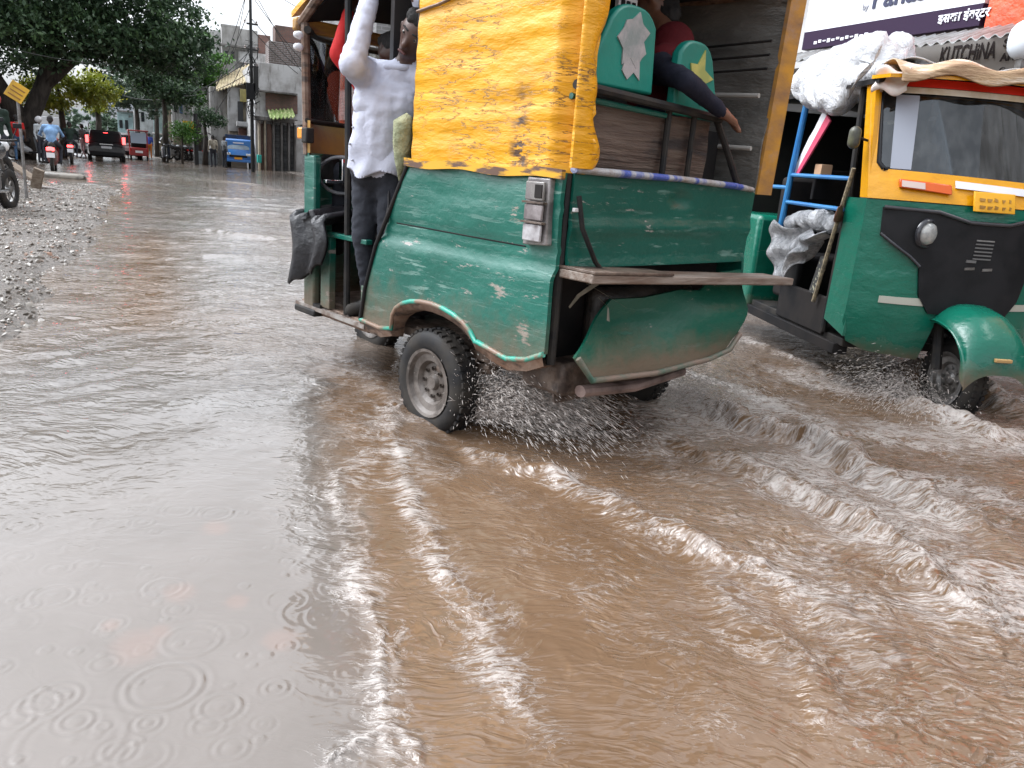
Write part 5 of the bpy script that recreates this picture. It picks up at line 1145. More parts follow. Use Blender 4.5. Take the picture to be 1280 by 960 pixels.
# ---- the people of the rickshaw
def Lp(dct): return {k: v for k, v in dct.items()}
MAN = person('man in a white shirt standing in the doorway of the battered rickshaw, arm raised',
       dict(pelvis=(.09, 1.36, 1.15), chest=(.06, 1.27, 1.46), neck=(.085, 1.185, 1.65), head=(.085, 1.11, 1.745), shl=(-.02, 1.37, 1.585), shr=(.15, 1.11, 1.58),
            ell=(-.19, 1.22, 1.60), wrl=(-.03, 1.33, 1.93), elr=(.22, 1.0, 1.75), wrr=(.06, 1.07, 1.90),
            hil=(.07, 1.45, 1.14), hir=(.12, 1.30, 1.14), knl=(.04, 1.46, .80), knr=(.11, 1.32, .78), anl=(.12, 1.50, .45), anr=(.16, 1.34, .45), tol=(.03, 1.55, .39), tor=(.07, 1.38, .39)),
       (white_shirt, trouser, skin_dk, black), (1.4, 2.65, 0), R(18), .0105, 1., fingers=(('l', (.2, .3, -.9), (.8, .3, 0)), ('r', (.1, .5, -.8), (.8, -.3, 0))), head_dir=(-.9, -.35, -.3), build=1.12, armr=1.3)
sh_ = MB()
def shirt(u, v):
    c0 = Vector((.062, 1.285, 1.52)); c1 = Vector((.085, 1.355, 1.13)); c = c0.lerp(c1, v); a = 2*math.pi*u
    ax = Vector((.5, -.82, 0)).normalized(); bx_ = Vector((.82, .5, .1)).normalized()
    w_ = 1+.05*math.sin(a*3+v*4)+.045*math.sin(a*7+v*9)*v+.02*math.sin(v*19+a*2)
    return c+ax*math.cos(a)*(.185-.012*v)*w_+bx_*math.sin(a)*(.135+.012*v)*w_+Vector((0, 0, .02*math.sin(a*4)*v))
sh_.grid(shirt, 64, 26, (0, 0, 0.001)); link('shirt_tail', sh_.mesh('shirt_tail', False), white_shirt, MAN, 180)
co_ = MB(); co_.tube([Vector((.07, 1.215, 1.625))+Vector((.5, -.82, 0))*(.075*math.cos(a))+Vector((.82, .5, 0))*(.07*math.sin(a))+Vector((0, 0, .012*math.sin(a))) for a in [2*math.pi*k/20 for k in range(21)]], .016, 8); co_.obj('collar', white_shirt, MAN, 180)
for k in range(5):
    p = shirt(.62, .05+.2*k); bt_ = MB(); capsule(bt_, Vector(p)+Vector((-.006, -.006, 0)), Vector(p)+Vector((-.007, -.007, 0)), .006, .006, 8); bt_.obj('button', pmat('shirt_button', (.35, .35, .38), rough=.3), MAN, 180)
person('person in a red shirt in the cab, half hidden behind the white-shirted man',
       {k: (v[0], v[1], v[2]+1.06) for k, v in SIT.items()} | dict(wrl=(-.20, .17, 1.93), wrr=(.2, .30, 1.2), ell=(-.30, .10, 1.70), elr=(.25, .12, 1.28), shl=(-.18, .0, 1.55)),
       (redc, trouser, skin_dk, black), tuple(arp(.33, 1.63, 0)), R(18), .014, 1.)
PAX = person('rear passenger in maroon and navy, arm resting over the rail between teal seat backs',
       dict(pelvis=(.92, .45, 1.10), chest=(.90, .30, 1.48), neck=(.90, .31, 1.84), head=(.94, .41, 1.955), shl=(1.06, .32, 1.73), shr=(.74, .19, 1.67), ell=(1.12, .50, 1.45), wrl=(1.05, .72, 1.3),
            elr=(.62, -.045, 1.60), wrr=(.885, -.06, 1.505), hil=(.84, .48, 1.05), hir=(1.0, .48, 1.05), knl=(.8, .9, .96), knr=(1.06, .9, .96), anl=(.8, .92, .5), anr=(1.06, .92, .5), tol=(.8, 1.05, .44), tor=(1.06, 1.05, .44)),
       (navy, trouser, skin, black), (1.4, 2.65, 0), R(18), .013, 1., fingers=(('r', (.3, -.4, -.9), (.1, .6, .3)),), head_dir=(-.3, 1, 0))
o = MB(); capsule(o, (.91, .36, 1.25), (.90, .29, 1.62), .155, .145, 16); capsule(o, (1.0, .30, 1.70), (.80, .22, 1.70), .09, .088, 16); capsule(o, (.91, .29, 1.6), (.91, .27, 1.80), .13, .10, 16)
link('vest', remesh(o, .014), maroon, PAX, 180)

# spray from the wheels
org, dirs = [], []
rq = np.random.default_rng(8)
for k in range(60):
    a = rq.uniform(-.2, .55); p = arp(.1+rq.uniform(-.06, .1), .62+rq.uniform(-.15, .1), .05)
    d = Vector((math.sin(R(18))*.0, 0, 0))+(MR.to_3x3()@Vector((.25+a, -.55+rq.uniform(-.2, .3), .45+rq.uniform(-.2, .25))))
    org.append(p[:]); dirs.append((d*.8)[:])
drops(15000, org, dirs, 1, 'spray', 'fine white streaks of water thrown back by the near rear wheel', .0006, .0019, 12, .17, .7)
org, dirs = [], []
for k in range(60):
    p = arp(1.34+rq.uniform(-.1, .12), .5+rq.uniform(-.3, .2), .03); d = MR.to_3x3()@Vector((.35+rq.uniform(-.3, .3), -.4+rq.uniform(-.3, .3), .22+rq.uniform(-.1, .15)))
    org.append(p[:]); dirs.append((d*.8)[:])
drops(5000, org, dirs, 2, 'spray', 'white water spattering off the far rear wheel of the near rickshaw', .0007, .002, 9, .14, .8)

# ================================================================ oncoming rickshaw
K = Vector((3.85, 3.40, 0)); th = R(19); rdir = Vector((-math.cos(th), math.sin(th), 0)); O2 = K-rdir*.62
r2_ = thing('auto_rickshaw', 'oncoming green and yellow auto rickshaw with white plastic on its roof, at the right edge', 'auto rickshaw', tuple(O2), math.pi-th)
M2 = Matrix.Translation(O2)@Matrix.Rotation(math.pi-th, 4, 'Z')
HW = .64
def frS(x, z, d):  # front skin; d outwards
    tt = min(1, abs(x)/HW)
    y = (.20*(1-tt**2.6))*(1-.25*max(0, (z-1.1))/.7)-.20*max(0, z-1.2)/.6-.0*(z)
    if z < .6: y -= .05*((.6-z)/.3)**2
    n = Vector((math.copysign(tt**2*.6, x), 1, .1)).normalized()
    return (x+n.x*d, y+n.y*d, z)
MB().patch([(-HW, .30), (-.2, .26), (-.17, .55), (.17, .55), (.2, .26), (.50, .285), (.60, .33), (HW, .45), (HW, 1.19), (-HW, 1.19)], frS, 0, -.02, .035).obj('front_body', gloss_green, r2_, 50)
# door-side corner wrap
MB().grid(lambda u, v: (HW-.01-.005*math.sin(v*3), .0-.26*u, .36+.83*v+.06*u*(1-v)), 6, 12, (-.02, 0, 0)).obj('corner_panel', gloss_green, r2_, 50)
MB().grid(lambda u, v: (-HW+.01, .0-.26*u, .36+.83*v), 6, 12, (.02, 0, 0)).obj('corner_panel', gloss_green, r2_, 50)
MB().grid(lambda u, v: (HW-.008-.015*v*0, .0-.10*u-.16*v, 1.195+.66*v), 4, 12, (-.025, 0, 0)).obj('yellow_pillar', gloss_yel, r2_, 50)
MB().grid(lambda u, v: (-HW+.008, .0-.10*u-.16*v, 1.195+.66*v), 4, 12, (.025, 0, 0)).obj('yellow_pillar', gloss_yel, r2_, 50)
MB().patch([(-HW, 1.195), (HW, 1.195), (HW-.005, 1.86), (HW-.07, 1.86), (HW-.06, 1.79), (HW-.045, 1.40), (HW-.07, 1.365), (-HW+.07, 1.335), (-HW+.045, 1.4), (-HW+.06, 1.79), (-HW+.07, 1.86), (-HW, 1.86)], frS, .004, -.018, .04).obj('yellow_surround', gloss_yel, r2_, 50)
gpoly = [(HW-.07, 1.365), (HW-.048, 1.40), (HW-.062, 1.80), (-HW+.062, 1.80), (-HW+.048, 1.38), (-HW+.07, 1.335)]
MB().patch(gpoly, frS, -.004, -.009, .06).obj('windscreen', dark_glass, r2_, 60)
MB().tube([frS(x, z, .004) for x, z in gpoly+gpoly[:1]], .014, 8).obj('screen_seal', blackplastic, r2_, 60)
MB().patch([(HW-.20, 1.37), (HW-.10, 1.37), (HW-.13, 1.79), (HW-.25, 1.79)], frS, -.0005, -.003, .06).obj('sun_film', pmat('pale_film', (.27, .29, .34), rough=.3), r2_, 60)
# header stripes
MB().patch([(-HW, 1.80), (HW-.02, 1.80), (HW-.04, 1.815), (HW-.05, 1.835), (-HW, 1.835)], frS, .012, .004, .05).obj('cream_fringe', pmat('cream_fringe', (.5, .42, .28), (.6, .55, .45), 9, .7), r2_, 60)
MB().patch([(-HW, 1.838), (HW-.09, 1.838), (HW-.14, 1.885), (-HW, 1.885)], frS, .014, .004, .05).obj('red_band', pmat('red_band', (.65, .03, .02), rough=.4), r2_, 60)
MB().patch([(-.30, 1.845), (-.26, 1.845), (-.26, 1.88), (-.30, 1.88)], frS, .018, .012, .03).obj('band_badge', pmat('cream_badge', (.6, .4, .25), rough=.5), r2_)
# indicator lamps, bezel, headlamps, grille slots
ind = MB().patch([(.24, 1.245), (.50, 1.265), (.50, 1.315), (.24, 1.30)], frS, .03, .0, .04).obj('indicator', pmat('amber_red_lens', (.55, .09, .01), rough=.15), r2_, 40, .006)
MB().patch([(.38, 1.265), (.49, 1.272), (.49, 1.307), (.38, 1.30)], frS, .034, .03, .03).obj('clear_lens', pmat('dull_clear_lens', (.5, .4, .36), rough=.2), ind, 40)
bz = [(.565, 1.15), (.555, 1.0), (.50, .955), (.40, .885), (.34, .83), (.31, .66), (.24, .56), (-.24, .56), (-.31, .66), (-.34, .83), (-.40, .885), (-.555, 1.0), (-.565, 1.15), (-.3, 1.145), (-.12, 1.10), (.12, 1.10), (.3, 1.145)]
MB().patch(bz, frS, .022, .002, .03).obj('front_bezel', blackplastic, r2_, 50)
MB().tube([frS(x, z, .03) for x, z in [(-.56, 1.15), (-.3, 1.145), (-.12, 1.10), (.12, 1.10), (.3, 1.145), (.56, 1.15)]], .012, 8).obj('bezel_ridge', pmat('shiny_black', (.03, .03, .035), rough=.12), r2_, 60)
MB().tube([frS(x, z, .026) for x, z in [(.555, 1.0), (.50, .955), (.40, .885), (.34, .83)]], .010, 8).obj('bezel_ridge', MATS['shiny_black'], r2_, 60)
for sg_ in (1, -1):
    p = Vector(frS(.33*sg_, 1.02, .02)); Mh = Matrix.Translation(p)@Matrix.Rotation(-math.pi/2, 4, 'X')@Matrix.Rotation(R(-14*sg_), 4, 'Y')
    hl = MB().lathe([(0, .030), (.03, .028), (.055, .018), (.066, .0), (.07, -.01)], Mh, 28).obj('headlight', pmat('headlight_lens', (.4, .4, .38), (.25, .26, .26), 20, .06, coat=1), r2_, 60)
    MB().lathe([(.066, .0), (.072, .012), (.084, .008), (.088, -.01)], Mh, 28).obj('headlight_ring', MATS['shiny_black'], hl, 60)
for k in range(6):
    MB().patch([(-.055, 1.0-.021*k), (.055, 1.0-.021*k), (.055, 1.008-.021*k), (-.055, 1.008-.021*k)], frS, .027, .022, .03).obj('grille_slot', pmat('grey_slot', (.12, .12, .12), rough=.4) if k else steel, r2_)
for x in (.06, -.05): MB().patch([(x-.03, .835), (x+.03, .83), (x+.03, .845), (x-.03, .85)], frS, .027, .022, .03).obj('grille_badge', steel, r2_)
MB().patch([(.03, .875), (.09, .875), (.09, .89), (.03, .89)], frS, .027, .022, .03).obj('grille_badge', MATS['grey_slot'], r2_)
pl = MB().patch([(-.125, 1.165), (.125, 1.165), (.125, 1.275), (-.125, 1.275)], frS, .05, .035, .06).obj('number_plate', pmat('plate_yellow', (.72, .36, .01), rough=.4), r2_, 30, .004)
for z_ in (1.235, 1.195):
    for q_ in range(5):
        e_ = random.uniform(-.006, .006)
        MB().patch([(.10-.045*q_+e_, z_-.009+e_), (.070-.04*q_, z_-.011), (.066-.04*q_+e_, z_+.004), (.098-.045*q_, z_+.009+e_)], frS, .054, .05, .03).obj('faded_character', pmat('plate_ink', (.3, .15, .02), rough=.5), pl)
for body, z_ in ():
    tt_ = text('plate_lettering', body, .058, (.115, frS(0, z_, .058)[1], z_), pmat('plate_ink', (.12, .06, .02), rough=.5), pl, math.pi, align='LEFT', ext=.002)
    tt_.location = (.10 if 'UP' in body else .06, frS(0, z_, .056)[1], z_)
MB().patch([(-.3, 1.265), (.21, 1.285), (.21, 1.325), (-.3, 1.305)], frS, .02, .006, .05).obj('white_strip', pmat('white_tape', (.7, .72, .75), rough=.35), r2_)
MB().patch([(.24, .60), (.50, .595), (.50, .635), (.24, .645)], frS, .008, .001, .05).obj('reflective_tape', pmat('silver_tape', (.42, .42, .36), rough=.35), r2_)
MB().patch([(-.5, .60), (-.26, .60), (-.26, .64), (-.5, .64)], frS, .008, .001, .05).obj('reflective_tape', MATS['silver_tape'], r2_)
# front wheel, mudguard
MB().grid(lambda u, v: (-.20+.40*u, .24+.35*math.cos(math.pi*(.0+.85*v))*(1 if v < .5 else .8), .315+.32*math.sin(math.pi*(.0+.85*v))-.10*abs(2*u-1)**3), 16, 24, (0, 0, -.02)).obj('mudguard', gloss_green, r2_, 60)
for sg_ in (1, -1): MB().grid(lambda u, v: (sg_*(.20+.012*math.sin(u*3)), .24+(.35-.06*u)*math.cos(math.pi*(.0+.85*v))*(1 if v < .5 else .8), .315+(.32-.09*u)*math.sin(math.pi*(.0+.85*v))-.10*(1-u)-.02*u), 3, 24, (-.015*sg_, 0, 0)).obj('mudguard_side', gloss_green, r2_, 60)
MB().box(-.05, .05, .575, .60, .37, .39).obj('mudguard_badge', pmat('brass_badge', (.4, .25, .1), rough=.4), r2_, bevel=.004)
wheel(r2_, (0, .22, .175), .25, .11, steel); MB().tube([(.1, .1, .6), (.12, .22, .23)], .03, 8).obj('fork', black, r2_)
# body behind: sill, floor, posts, blue cage, canopy
box('sill', HW-.12, HW-.02, -2.0, -.1, .22, .29, dark, r2_); box('floor', -HW+.02, HW-.05, -2.2, -.05, .28, .33, black, r2_)
box('rear_body', -HW, HW, -2.3, -1.52, .26, 1.0, gloss_green, r2_, .04)
box('seat', -.5, .5, -1.4, -1.0, .4, .75, dark, r2_, .03); box('seat_backrest', -.52, .52, -1.5, -1.4, .7, 1.3, dark, r2_, .03); box('driver_seat', -.3, .3, -.85, -.5, .4, .72, dark, r2_, .03)
box('lower_door', HW-.06, HW-.03, -1.02, -.3, .30, .55, dark, r2_, .01)  # near-black panel stands in for the shaded interior here
bluep = pmat('blue_paint', (.012, .14, .38), (.03, .2, .42), 5, .4, bmp=.2)
for y, z0_, z1_, rd in ((-1.08, .78, 1.96, .022),): MB().tube([(HW+.0, y-.04, z0_), (HW+.0, y, 1.3), (HW, y+.08, z1_)], rd, 10).obj('cage_post', bluep, r2_)
box('cage_socket', HW-.03, HW+.03, -1.16, -1.08, .76, .92, bluep, r2_, .006)
for z in (1.12, 1.31): MB().tube([(HW, -1.10, z), (HW-.02, -.26, z-.01)], .014, 8).obj('cage_rail', bluep, r2_)
MB().tube([(HW, -1.09, 1.22), (HW+.04, -1.34, 1.22)], .014, 8).obj('cage_rail', bluep, r2_)
for y, w0 in ((-.62, .06), (-.38, .035)): MB().box(-.12, -.08, y, y+w0*2.2, 1.28, 1.82).obj('cage_upright', bluep, r2_)
MB().box(-.2, -.1, -1.0, -.9, 1.28, 1.9).obj('cage_upright', bluep, r2_)
box('cab_back_board', .0, .52, -.98, -.94, 1.15, 1.36, dark, r2_); MB().box(-HW+.02, -HW+.04, -2.2, -.2, .33, 1.8).obj('far_side_curtain', dark, r2_)
MB().box(-HW+.05, HW-.05, -2.28, -2.25, .8, 1.85).obj('rear_curtain', dark, r2_)
MB().grid(lambda u, v: (-HW-.01+(2*HW+.02)*u, -2.3+2.2*v, 1.84+.08*(1-abs(2*u-1)**2.5)), 16, 12, (0, 0, .03)).obj('roof', dark, r2_, 60)
MB().grid(lambda u, v: (-HW-.02+(2*HW+.04)*u, -.17+.20*v, 1.868+.05*(1-abs(2*u-1)**2.2)*(1-.6*v)-.01*v), 20, 4, (0, 0, .02)).obj('visor', gloss_yel, r2_, 60)
MB().tube([(HW-.03, -.28, .33), (HW-.03, -.26, 1.2), (HW-.04, -.35, 1.84)], .02, 8).obj('door_post', black, r2_)
mir = MB().tube([(HW, -.12, 1.52), (HW+.06, -.1, 1.53)], .008, 6).obj('mirror_arm', black, r2_); g2 = MB(); capsule(g2, (HW+.09, -.11, 1.50), (HW+.09, -.11, 1.56), .035, .035, 14); g2.obj('mirror', pmat('olive_mirror', (.12, .12, .07), (.05, .05, .04), 9, .4), r2_, 180)
MB().tube([(HW+.01, -.2, 1.36), (HW-.0, -.32, .95), (HW-.0, -.42, .5)], .013, 6).obj('twine', pmat('tan_twine', (.3, .24, .15), (.12, .1, .07), 40, .8), r2_)
MB().grid(lambda u, v: (HW-.01, -.45+.10*u-.08*v, .55+.25*(1-v)), 2, 6, (-.01, 0, 0)).obj('patterned_trim', pmat('speckled_trim', (.03, .03, .03), (.35, .34, .25), 40, .6, lo=.55, hi=.6), r2_)
# banner strip leaning in the opening
o = MB(); o.prism([(-1.10, 1.31), (-1.03, 1.31), (-.70, 1.62), (-.74, 1.78), (-.80, 1.70), (-.86, 1.62), (-.92, 1.56)], lambda u, v, d: (HW-.04+d, u-.04, v), 0, .012)
o = o.obj('banner', pmat('white_banner', (.72, .72, .75), rough=.5), None); o.matrix_basis = M2; tag(o, 'white pointed banner with pink edge leaning behind the blue post', 'banner')
rb = MB().prism([(-1.03, 1.31), (-.98, 1.31), (-.64, 1.66), (-.70, 1.70)], lambda u, v, d: (HW-.034+d, u-.04, v), 0, .012).obj('pink_edge', pmat('pink_edge', (.6, .07, .14), rough=.5), o)
o = box('carton', HW-.16, HW-.08, -.90, -.80, 1.32, 1.39, pmat('tan_card', (.45, .28, .17), rough=.8), None, .003); o.matrix_basis = M2; tag(o, 'small tan carton on the dark board inside the oncoming rickshaw', 'box')

# plastic sheets
plm, nt, b = nmat('clear_white_plastic'); b.inputs['Roughness'].default_value = .18
f = ramp(nt, noise(nt, 4, 6, .65), [(.4, (.62, .63, .66)), (.6, (.82, .83, .85))]); nt.links.new(f, b.inputs['Base Color'])
hh = math_(nt, 'ABSOLUTE', math_(nt, 'SUBTRACT', noise(nt, 5, 7, .65, dist=1.2), .5)); bump(nt, b, hh, 1., .12)
silv, nt, b = nmat('silvery_plastic'); b.inputs['Roughness'].default_value = .2
f = ramp(nt, noise(nt, 6, 6, .7, dist=1), [(.35, (.16, .17, .18)), (.5, (.38, .39, .41)), (.65, (.6, .61, .63))]); nt.links.new(f, b.inputs['Base Color'])
hh = math_(nt, 'ABSOLUTE', math_(nt, 'SUBTRACT', noise(nt, 7, 7, .65, dist=1.5), .5)); bump(nt, b, hh, 1., .1)
def lumpy(mb_pts, seed, amp=.03, sc_=5, voxel=.022):
    mb = MB()
    for p, q_, a_, b_ in mb_pts: capsule(mb, p, q_, a_, b_, 16)
    me = remesh(mb, voxel, 3); n = len(me.vertices); co = np.zeros(n*3, dtype=np.float32); me.vertices.foreach_get('co', co); co = co.reshape(-1, 3)
    no = np.zeros(n*3, dtype=np.float32); me.vertices.foreach_get('normal', no); no = no.reshape(-1, 3)
    d = amp*(1-2.2*np.abs(fbm(co[:, 0]*sc_+co[:, 2]*sc_*.7+seed, co[:, 1]*sc_+co[:, 2]*sc_*.6, 4)))
    co = co+no*d[:, None]; me.vertices.foreach_set('co', co.ravel()); me.update(); return me
me = lumpy([((.58, -1.10, 1.93), (.5, -.35, 1.9), .13, .10), ((.5, -1.15, 1.98), (.45, -.55, 2.02), .15, .16), ((.25, -1.1, 2.02), (.30, -.6, 2.09), .14, .11), ((-.3, -1.2, 1.98), (-.2, -.8, 2.0), .09, .08), ((.62, -.95, 1.86), (.62, -.6, 1.80), .09, .09), ((.61, -.7, 1.86), (.55, -.2, 1.92), .09, .05)], 3)
o = link('plastic_bundle', me, plm, None, 180); o.matrix_basis = M2; tag(o, 'bulging load wrapped in shiny white plastic on the oncoming rickshaw roof', 'bundle')
def sheet(name, label, cat, fn, m, nu=30, nv=30, th=(0, 0, -.008)):
    o = MB().grid(fn, nu, nv, th).obj(name, m, None, 180); o.matrix_basis = M2; return tag(o, label, cat)
tan = pmat('tan_sacking', (.42, .29, .17), (.25, .15, .08), 3, .55, stretch=(1, 1, 5), bmp=.6, bscale=5, bdist=.04, c3=(.6, .52, .42), s3=2.5, lo3=.52, hi3=.6, st3=(1, 1, 6))
sheet('sacking', 'tan crumpled sacking laid over the roof front above the windscreen of the oncoming rickshaw', 'sacking', lambda u, v: (.60-1.28*u, -.36+.46*min(v, .82)+.03*v, 1.95+.045*math.sin(math.pi*u)-.10*max(0, (v-.6)/.4)**1.5-.015*u+.02*math.sin(u*17+v*4)+.012*math.sin(v*14+u*5)), tan, 50, 16)
sheet('plastic_sheet', 'long white plastic sheet trailing from the wrapped load over the tan sacking', 'plastic sheet', lambda u, v: (.60-1.3*u, -.75+.58*v+.03*math.sin(u*8), 2.03+.045*math.sin(math.pi*u*.9)-.05*v-.05*u+.018*math.sin(u*23+v*5)), plm, 60, 16)
sheet('plastic_flap', 'pinkish torn plastic flap hanging over the corner of the yellow windscreen pillar', 'plastic flap', lambda u, v: (HW+.015-.14*u+.01*math.sin(v*9), -.13+.13*u+.10*v*0-.02*(1-v), 1.79+.13*v+.02*math.sin(u*7)), pmat('pink_plastic', (.6, .45, .42), (.7, .66, .62), 5, .3, bmp=.5), 14, 14, (.004, .004, 0))
sheet('tied_plastic', 'white and yellow twisted plastic tied round the roof corner', 'plastic wrap', lambda u, v: (HW+.02+.02*math.sin(v*6), -.40+.22*v+.05*u, 1.80+.22*v+.06*(u-.5)), plm, 8, 20, (.01, .01, 0))
me = lumpy([((.60, -1.02, .98), (.60, -.35, 1.02), .045, .05), ((.62, -.9, 1.0), (.62, -.5, 1.04), .05, .05)], 8, .02, 7, .014)
o = link('plastic_roll', me, silv, None, 180); o.matrix_basis = M2; tag(o, 'rolled silvery plastic tied along the side of the oncoming rickshaw', 'plastic roll')
sheet('plastic_sheet', 'crumpled silvery plastic sheet draped from the blue post down to the sill', 'plastic sheet',
      lambda u, v: (HW+.03+.035*math.sin(u*9+v*4)+.02*math.sin(v*15+u*6), -1.18+.86*u+.15*v*(1-u)*1.0-.18*u*v, (.97-.02*u)-v*(.44-.33*u**1.2)+.02*math.sin(u*14)), silv, 44, 34, (-.008, 0, 0))
# driver
person('driver of the oncoming rickshaw in dark clothes, hand on the door post',
       {k: (v[0], v[1], v[2]+.78) for k, v in SIT.items()} | dict(elr=(.42, .10, 1.06), wrr=(.565, .24, 1.06), wrl=(-.2, .38, 1.1)),
       (pmat('dark_shirt', (.02, .018, .02), (.035, .03, .03), 5, .8), trouser, skin, black), tuple(M2@Vector((.05, -.55, 0))), math.pi-th, .015, 1., fingers=(('r', (.1, .2, .9), (0, .3, .8)),))
org, dirs = [], []
for k in range(80):
    p = M2@Vector((rq.uniform(.0, .3), rq.uniform(-.1, .45), .04)); d = M2.to_3x3()@Vector((.45+rq.uniform(-.2, .3), .25+rq.uniform(-.4, .4), .22+rq.uniform(-.08, .1)))
    org.append(p[:]); dirs.append((d*.7)[:])
drops(5000, org, dirs, 3, 'spray', 'white spray pushed aside by the front wheel of the oncoming rickshaw', .0007, .002, 8, .14, .8)

# ================================================================ small traffic far up the street
carb = pmat('dark_car_paint', (.022, .024, .028), (.035, .036, .04), 4, .2, coat=.6)
redl = pmat('brake_lamp_glow', (.8, .02, .02), rough=.3, emit=(1, .06, .06), es=4); redlens = pmat('red_lens', (.4, .012, .012), rough=.2)
def car(name, label, loc, rz, paint, L=3.9, Wd=1.7, Hh=1.55, lit=True, cat='car'):
    rt = thing(name, label, cat, loc, rz)
    st_ = [(-L/2, .32, .78, .93), (-L/2+.06, .3, .95, .97), (-L/2+.25, .25, 1.0, 1.), (-L/4, .22, 1.0, 1.), (L/8, .22, 1.0, 1.), (L/3, .22, .95, .99), (L/2-.1, .25, .85, .93), (L/2, .35, .7, .85)]
    def bd(u, v):
        k = v*(len(st_)-1); i = min(int(k), len(st_)-2); f_ = k-i
        y, zb, zt, w_ = [a+(b_-a)*f_ for a, b_ in zip(st_[i], st_[i+1])]
        an = -math.pi/2+2*math.pi*u; c, s_ = math.cos(an), math.sin(an)
        return (math.copysign(abs(c)**.45, c)*Wd/2*w_, y, (zb+zt)/2+math.copysign(abs(s_)**.45, s_)*(zt-zb)/2)
    mb = MB().grid(bd, 28, 28); mb.add([bd(k/28, 0) for k in range(28)], [tuple(range(28))]); mb.add([bd(k/28, 1) for k in range(28)], [tuple(range(28))])
    mb.obj('body', paint, rt, 50)
    ck = [(-L/2+.12, .0, .9), (-L/2+.35, 1, .97), (-.1, 1.02, 1.), (L*.13, .95, .97), (L*.33, .0, .9)]
    def cbn(u, v):
        k = v*(len(ck)-1); i = min(int(k), len(ck)-2); f_ = k-i; y, zz, w_ = [a+(b_-a)*f_ for a, b_ in zip(ck[i], ck[i+1])]
        z = .95+(Hh-.95)*zz; x = (2*u-1); xx = math.copysign(min(1, abs(x)*1.25), x)
        wz = w_*(1-.16*zz); drop = (abs(x)-.8)/.2 if abs(x) > .8 else 0
        return (xx*Wd/2*(wz+.12*drop*zz), y, z-(z-.93)*drop)
    MB().grid(cbn, 24, 24).obj('cabin', paint, rt, 50)
    MB().grid(lambda u, v: (-Wd*.36+Wd*.72*u, -L/2+.10+.2*v, 1.0+(Hh-1.12)*v), 6, 4, (0, -.02, 0)).obj('rear_window', winm, rt); MB().grid(lambda u, v: (-Wd*.36+Wd*.72*u, L*.345-L*.17*v, .98+(Hh-1.1)*v), 6, 4, (0, .03, 0)).obj('windscreen', winm, rt)
    for sg_ in (-1, 1):
        MB().grid(lambda u, v: (sg_*(Wd/2*.985-.11*v), -L/2+.6+(L*.62)*u, 1.0+(Hh-1.15)*v), 6, 3, (sg_*.012, 0, 0)).obj('side_window', winm, rt)
        MB().box(sg_*Wd/2*.97-.09, sg_*Wd/2*.97+.05, -L/2+.0, -L/2+.12, .93, 1.28).obj('tail_light', redl if lit else redlens, rt, bevel=.02)
        MB().box(sg_*.6-.14, sg_*.6+.14, L/2-.08, L/2+.01, .62, .75).obj('headlight', wl_, rt, bevel=.02)
        for y in (-L*.31, L*.31):
            wheel(rt, (sg_*(Wd/2-.09), y, .31), .31, .19, steel)
    MB().box(-Wd/2*.9, Wd/2*.9, -L/2-.06, -L/2+.02, .32, .52).obj('bumper', blackplastic, rt, bevel=.03)
    MB().box(-.3, .3, -L/2-.02, -L/2+.03, .86, .9).obj('chrome_strip', chrome, rt); MB().box(-.24, .24, -L/2-.035, -L/2+.0, .68, .79).obj('number_plate', signw, rt)
    MB().box(-.1, .1, -L/2+.30, -L/2+.36, Hh-.14, Hh-.10).obj('brake_light', redl if lit else redlens, rt)
    return rt
def gl_(px, py): x, y = gnd(px, py); return x, y
x, y = gl_(133, 200.5); car('parked_car', 'dark grey hatchback car with glowing red brake lights under the big tree', (x, y, -.05), R(4), carb, L=3.8)
bpy.data.objects['parked_car'].name = 'car'
x, y = atY(158, 190, 56)[:2]; car('car', 'white car half hidden behind the dark hatchback, to its right', (x, y, -.05), R(3), pmat('white_car_paint', (.6, .62, .64), rough=.25, coat=.5), lit=False)
x, y = atY(112, 188, 52)[:2]; car('car', 'silver car between the walking person and the dark hatchback', (x-.3, y, -.05), R(3), pmat('silver_car_paint', (.35, .37, .39), rough=.3, metal=.3), lit=False)
